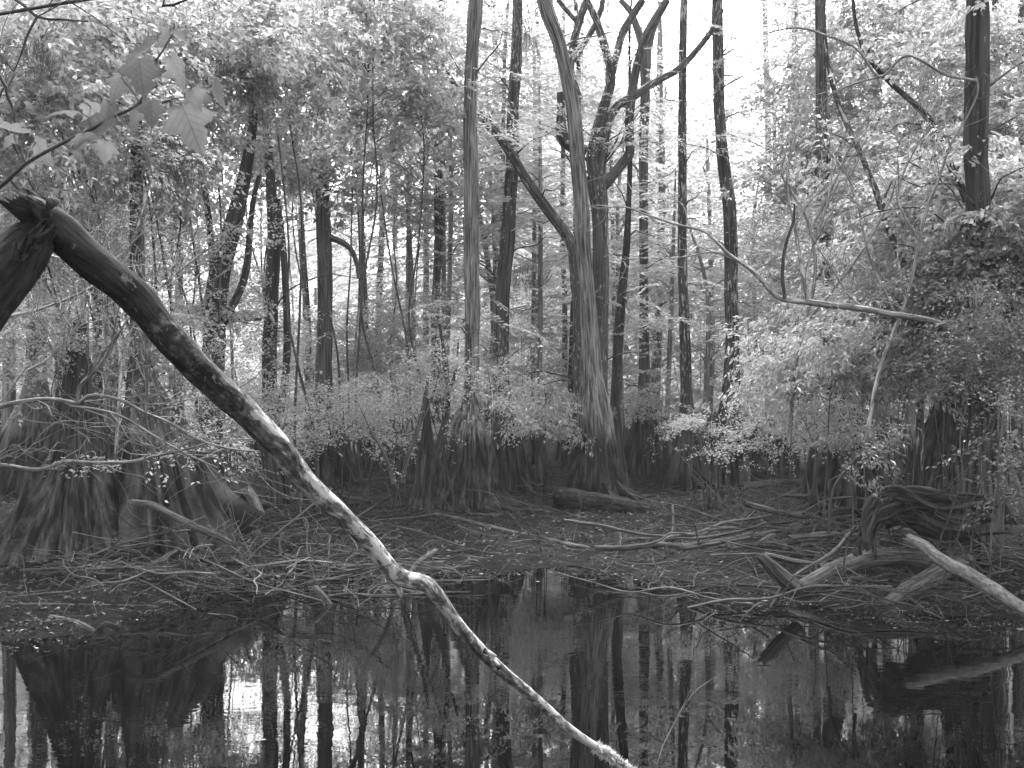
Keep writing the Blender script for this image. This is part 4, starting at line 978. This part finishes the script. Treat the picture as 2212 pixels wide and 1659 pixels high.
bare('bare_branch', 'thin curving twigs over the snag top at the left', [[(-120, 760, 6), (0, 690, 4), (80, 670, 3), (160, 640, 2.5), (230, 600, 2)], [(-100, 560, 5), (60, 545, 3), (160, 570, 2.5), (240, 620, 2), (300, 690, 1.5)], [(60, 800, 3), (110, 770, 2.5), (170, 700, 2), (190, 640, 1.5)]], 9.4, 'twig', n=34, seed=7, r=.004)
bare('bare_sapling', 'pale wiry bare sapling twigs left of the leaning forked tree', [[(250, 980, 4), (260, 800, 3.5), (250, 640, 3), (300, 480, 2.5), (330, 380, 2)], [(258, 760, 3), (330, 640, 2.5), (420, 560, 2), (480, 520, 1.5)], [(250, 650, 3), (190, 520, 2), (140, 420, 1.5), (60, 380, 1.5)]], 12.6, 'twig', n=32, seed=8, r=.005, Lr=(.4, 1.0), cat='sapling')
bare('bare_branch', 'dark crooked twigs in the top left corner', [[(-200, -120, 8), (20, -10, 4), (80, 36, 3.5), (130, 42, 2.5), (190, 46, 2)], [(80, 37, 3), (60, 75, 2.5), (45, 120, 2), (30, 155, 1.5)], [(-120, 60, 5), (0, 165, 4), (15, 205, 3.5), (30, 240, 3), (32, 290, 2)], [(-60, 40, 4), (320, -20, 4), (352, 12, 4), (400, 0, 3), (440, -40, 3)]], 7.0, 'darktwig', n=10, seed=9, r=.004)
bare('dead_limb', 'pale crooked dead limb reaching left from the right bank bushes across the sky gap',
     [[(2110, 742, 9, 13.4), (2030, 700, 8, 12.7), (1960, 683, 7), (1921, 678, 7), (1874, 668, 7), (1807, 660, 7.5), (1740, 652, 7), (1707, 648, 6.5), (1677, 640, 6), (1647, 606, 5), (1614, 576, 4.5), (1574, 549, 4), (1524, 502, 3.2), (1474, 488, 2.8), (1405, 467, 2.2), (1348, 447, 1.8), (1288, 450, 1.5), (1262, 436, 1)],
      [(1735, 652, 5), (1735, 600, 4.5), (1722, 520, 4), (1712, 470, 3.5), (1700, 400, 3), (1708, 330, 2.5), (1730, 260, 1.8)], [(1745, 653, 4), (1742, 590, 3), (1760, 520, 2.6), (1790, 430, 2.2), (1800, 340, 1.6)], [(1600, 565, 3), (1540, 545, 2), (1480, 555, 1.4)], [(1875, 670, 3), (1835, 640, 2.6), (1800, 585, 2.2), (1770, 540, 1.8)]],
     12.4, 'twig', n=26, seed=10, r=.005, cat='dead limb', Lr=(.4, 1.1))
bare('dead_limb', 'black bent twig standing up from the pale dead limb', [[(1695, 645, 4), (1690, 590, 4), (1697, 530, 3.5), (1714, 478, 3), (1716, 440, 2)]], 12.3, 'darktwig', cat='twig')
bare('bare_sapling', 'tall pale bare sapling with curved forks left of the near black trunk', [[(1870, 960, 5), (1900, 800, 4.5), (1960, 640, 4), (1995, 480, 3.5), (2030, 380, 3), (2055, 310, 2.6), (2090, 250, 2.2), (2112, 200, 2), (2110, 165, 1.6)], [(2052, 315, 2.4), (2040, 260, 2)], [(1940, 690, 3), (1880, 560, 2.5), (1840, 400, 2.2), (1770, 300, 2)], [(1985, 520, 2.5), (1940, 420, 2), (1990, 300, 1.6), (2030, 260, 1.2)]], 13.2, 'twig', n=24, seed=11, r=.0045, cat='sapling', Lr=(.4, 1.2))
bare('bare_sapling', 'spreading pale bare sapling right of the sky gap', [[(1705, 960, 5), (1720, 780, 4), (1760, 600, 3.6), (1745, 480, 3.2), (1690, 380, 2.6), (1700, 320, 2)], [(1750, 500, 3), (1800, 400, 2.6), (1830, 330, 2)], [(1740, 700, 3), (1850, 560, 2.5), (1920, 440, 2), (1940, 360, 1.5)]], 14.5, 'twig', n=26, seed=12, r=.0045, cat='sapling', Lr=(.4, 1.3))
bare('bare_branch', 'long thin branch arching over the top right leaves', [[(2110, 175, 4, 13.4), (2040, 160, 3.5), (1960, 120, 3), (1900, 165, 3), (1850, 105, 3), (1780, 75, 2.5), (1720, 60, 2), (1660, 70, 1.5)], [(1900, 165, 2.5), (1810, 195, 2), (1760, 240, 1.5)]], 13, 'twig', n=16, seed=13, r=.004)
bare('thin_stem', 'thin forked dry stem rising out of the water at the lower right', [[(1420, 1650, 1.09, 6.9), (1432, 1610, 1.01, 6.9), (1450, 1575, 1.01, 6.9), (1478, 1525, 0.92, 6.9), (1505, 1490, 0.84, 6.9), (1545, 1463, 0.67, 6.9), (1622, 1415, 0.42, 6.9)], [(1440, 1590, 0.76, 6.9), (1478, 1520, 0.67, 6.9), (1502, 1465, 0.50, 6.9)], [(1503, 1492, 0.67, 6.9), (1502, 1440, 0.42, 6.9)]], 6.9, 'twig', cat='stem')
for k, (tr, d, lab) in enumerate([([[(850, 1045, 5), (838, 1000, 4.5), (820, 960, 4), (800, 930, 3.5)]], 16.8, 'pale leaning sapling in front of the low bright bush'), ([[(868, 1042, 6), (880, 990, 5.5), (905, 920, 5), (920, 850, 4), (925, 810, 3)], [(905, 920, 3), (930, 870, 2.5), (950, 800, 2)]], 17, 'dark leaning sapling left of the cypress knee'),
                                  ([[(958, 960, 6), (966, 900, 6), (968, 840, 5), (960, 770, 4), (950, 700, 3)], [(968, 850, 4), (985, 800, 3), (990, 740, 2)], [(940, 985, 10), (955, 940, 9), (966, 900, 7)]], 17.3, 'black crooked sapling growing on the pale straight cypress base'), ([[(1790, 1150, 4), (1800, 1060, 4), (1850, 990, 4), (1890, 975, 4)], [(1848, 1100, 4), (1845, 1030, 4), (1862, 985, 4), (1905, 960, 3)]], 11.9, 'crooked vine stem hanging in front of the split cypress skirt')]):
    bare('sapling', lab, tr, d, 'stem' if k < 2 else 'darktwig', n=5, seed=30 + k, cat='sapling', Lr=(.2, .6))

# Spanish moss
for k, (u, v_, d, w_, h_, lab) in enumerate([(92, 100, 12, 22, 110, 'hanging moss beard in the top left crown'), (548, 120, 15.5, 30, 170, 'longest moss beard on the leaning forked tree'), (480, 140, 15, 20, 90, 'short moss beard left of the longest beard'), (405, 330, 14, 28, 140, 'moss beard hanging below the maple sprig'), (455, 20, 15.5, 14, 80, 'moss beard at the top by the leaning forked tree'), (1905, 120, 16, 26, 90, 'moss beard among the upper right leaves'), (1145, 590, 22, 22, 80, 'moss beard right of the flecked trunk'), (1140, 60, 18, 16, 70, 'moss beard at the top of the flecked trunk'), (1830, 200, 17, 26, 100, 'moss beard by the dark leaning trunk')]):
    g2 = np.random.default_rng(700 + k); mb = MB(); kk = d / F
    for q in range(70):
        a = P(u + g2.normal(0, w_ * .8), v_ + g2.uniform(-25, 25), d) + np.array([0, g2.normal(0, .06), 0]); L_ = h_ * kk * g2.uniform(.3, 1)
        n = 6; t = np.linspace(0, 1, n)[:, None]; p = a + np.array([0, 0, -1.]) * t * L_ + np.cumsum(g2.normal(0, .025, (n, 3)) * np.array([1, 1, .3]), 0)
        tube(mb, np.hstack([p, np.linspace(.0035, .001, n)[:, None]]), 3, .1, resample=False)
    c = P(u, v_, d); o = mb.build('hanging_moss', M['moss'], None, c, axis=False); o.location = Vector([float(q) for q in c]); tag(o, lab, 'moss', 'moss beards hanging from the branches')

# ------------------------------------------------------------------ maple sprig near the camera
D = 3.0
OUT = [(0, 0), (.12, -.05), (.27, -.03), (.31, .07), (.27, .13), (.40, .17), (.46, .25), (.58, .32), (.47, .38), (.42, .45), (.32, .46), (.23, .51), (.28, .60), (.22, .68), (.20, .77), (.11, .84), (.0, 1.02)]
half = np.array(OUT); ring = np.vstack([half, half[-2:0:-1] * np.array([-1, 1])])
sp_root = P(-60, 470, D)
rt = root('maple_sprig', sp_root, 'maple sprig with big lobed leaves hanging in at the upper left', 'sprig')
for rows in [[(-260, 640, 7), (-60, 450, 5), (0, 405, 4.6), (57, 353, 4.4), (130, 312, 4), (200, 277, 3.8), (250, 250, 3.6), (297, 227, 3.2), (318, 185, 2.6), (333, 143, 2.4), (352, 108, 2), (373, 73, 1.6)], [(297, 227, 2.4), (337, 223, 2), (380, 213, 1.6), (420, 207, 1.2)]]:
    mb = MB(); tube(mb, [[*P(u, v_, D), h * D / F] for u, v_, h in rows], 8, .02, lumps=.05); mb.build('stalk', M['darktwig'], rt, sp_root)
LEAF = [((393, 226), (438, 334), 10, (350, 224)), ((326, 218), (328, 280), 5, (300, 226)), ((300, 128), (312, 218), -15, (325, 160)), ((294, 224), (282, 294), 58, (292, 230)), ((183, 220), (243, 268), 52, (197, 278)), ((168, 237), (98, 244), 80, (197, 278)), ((229, 304), (226, 352), 10, (205, 278)), ((180, 285), (168, 326), 35, (190, 282)),
        ((78, 306), (122, 362), 48, (57, 353)), ((2, 272), (68, 293), 72, (55, 352)), ((370, 120), (408, 202), 55, (335, 130)), ((413, 192), (432, 238), 15, (400, 210)), ((368, 68), (342, 103), 45, (372, 74)), ((374, 68), (410, 102), 66, (373, 73)), ((336, 96), (266, 132), 74, (345, 120)), ((262, 165), (240, 222), 25, (300, 220)), ((333, 132), (357, 178), 60, (333, 143)), ((460, 178), (482, 238), 62, (420, 207)), ((250, 252), (182, 276), 40, (255, 248)), ((30, 290), (4, 322), 50, (57, 353)), ((455, 205), (420, 225), 30, (420, 207))]
for k, (a, b, roll, pet) in enumerate(LEAF):
    g2 = np.random.default_rng(k + 1)
    dz = g2.uniform(-.12, .12); A = P(*a, D + dz); B = P(*b, D + dz + g2.uniform(-.03, .05)); ax = B - A; Ln = np.linalg.norm(ax); ax /= Ln
    vw = unit(A - np.array([0, 0, CZ])); nr = unit(vw - ax * vw.dot(ax)); sd = np.cross(ax, nr)
    r_ = math.radians(roll) * (1 if k % 2 else -1); sd2 = sd * math.cos(r_) + nr * math.sin(r_); nr2 = -sd * math.sin(r_) + nr * math.cos(r_)
    # rings shrunk toward the middle give the blade its curl
    vs, co = [], []
    for s in (1, .66, .33):
        q = ring * s + np.array([0, .36]) * (1 - s); vs.append(q)
    flat = np.vstack(vs + [np.array([[0, .36]])])
    zc = -.36 * flat[:, 0] ** 2 * (1 + flat[:, 1]) - .30 * (flat[:, 1] - .4) ** 2 + .03 * np.sin(flat[:, 0] * 9 + k) * flat[:, 1]
    V = A + Ln * (flat[:, :1] * sd2 + flat[:, 1:] * ax + zc[:, None] * nr2)
    n = len(ring); i = np.arange(n); j = (i + 1) % n
    q = np.vstack([np.stack([i + o_, j + o_, j + n + o_, i + n + o_], -1) for o_ in (0, n)]); t3 = np.stack([i + 2 * n, j + 2 * n, np.full(n, 3 * n)], -1)
    mb = MB(); mb.add(V, q, t3, np.hstack([flat, np.zeros((len(flat), 1))])); lo = mb.build('leaf', M['maple'], rt, sp_root, attr='leaf_co')
    mb = MB(); tube(mb, bend(g2, P(*pet, D), A, .0016, .001, .1, 4), 5, .02); pe = mb.build('petiole', M['darktwig'], rt, sp_root)

# ------------------------------------------------------------------ damp air
m, nt, out = new_mat('damp_air'); v = N(nt, 'ShaderNodeVolumePrincipled', Density=.0005, Anisotropy=.2); v.inputs['Color'].default_value = grey(.95); L(nt, v.outputs[0], out.inputs['Volume'])
mb = MB(); bx = np.array([[x, y, z] for z in (-2.0, 18.0) for y in (-8., 84.) for x in (-70., 70.)])
mb.add(bx, [[0, 2, 3, 1], [4, 5, 7, 6], [0, 1, 5, 4], [2, 6, 7, 3], [0, 4, 6, 2], [1, 3, 7, 5]])
tag(mb.build('haze', m, axis=False, smooth=False), 'damp hazy air filling the swamp wood', 'haze', kind='stuff')

# ------------------------------------------------------------------ camera, light
cam = bpy.data.cameras.new('camera'); co = bpy.data.objects.new('camera', cam); COL.objects.link(co)
co.location = (0, 0, CZ); co.rotation_euler = (math.radians(90), 0, 0)
cam.sensor_width = 36; cam.lens = F / 2212 * 36; cam.clip_end = 2000; cam.clip_start = .05
cam.dof.use_dof = True; cam.dof.focus_distance = 11.0; cam.dof.aperture_fstop = 11
SC.camera = co

ELEV, ROT = math.radians(66), math.radians(15)
w = bpy.data.worlds.new('World'); SC.world = w; w.use_nodes = True
nt = w.node_tree; nt.nodes.clear()
sky = nt.nodes.new('ShaderNodeTexSky'); sky.sky_type = 'NISHITA'; sky.sun_disc = False; sky.sun_elevation = ELEV; sky.sun_rotation = ROT; sky.dust_density = 4; sky.air_density = 1.2
bw = nt.nodes.new('ShaderNodeRGBToBW'); bg = nt.nodes.new('ShaderNodeBackground'); bg.inputs[1].default_value = .15
ow = nt.nodes.new('ShaderNodeOutputWorld')
nt.links.new(sky.outputs[0], bw.inputs[0]); nt.links.new(bw.outputs[0], bg.inputs[0]); nt.links.new(bg.outputs[0], ow.inputs[0])
sl = bpy.data.lights.new('sun', 'SUN'); sl.energy = 1.5; sl.angle = math.radians(25)
so = bpy.data.objects.new('sun', sl); COL.objects.link(so)
dv = Vector((math.sin(ROT) * math.cos(ELEV), math.cos(ROT) * math.cos(ELEV), math.sin(ELEV)))
so.rotation_euler = dv.to_track_quat('Z', 'Y').to_euler(); so.location = (0, 0, 30)

SC.render.engine = 'CYCLES'
SC.view_settings.view_transform = 'Standard'; SC.view_settings.look = 'None'; SC.view_settings.gamma = 1; SC.view_settings.exposure = 3.25
cy = SC.cycles
cy.max_bounces = 9; cy.diffuse_bounces = 7; cy.glossy_bounces = 3; cy.transmission_bounces = 6; cy.transparent_max_bounces = 4
cy.caustics_reflective = False; cy.caustics_refractive = False; cy.sample_clamp_indirect = 6
cy.use_denoising = True
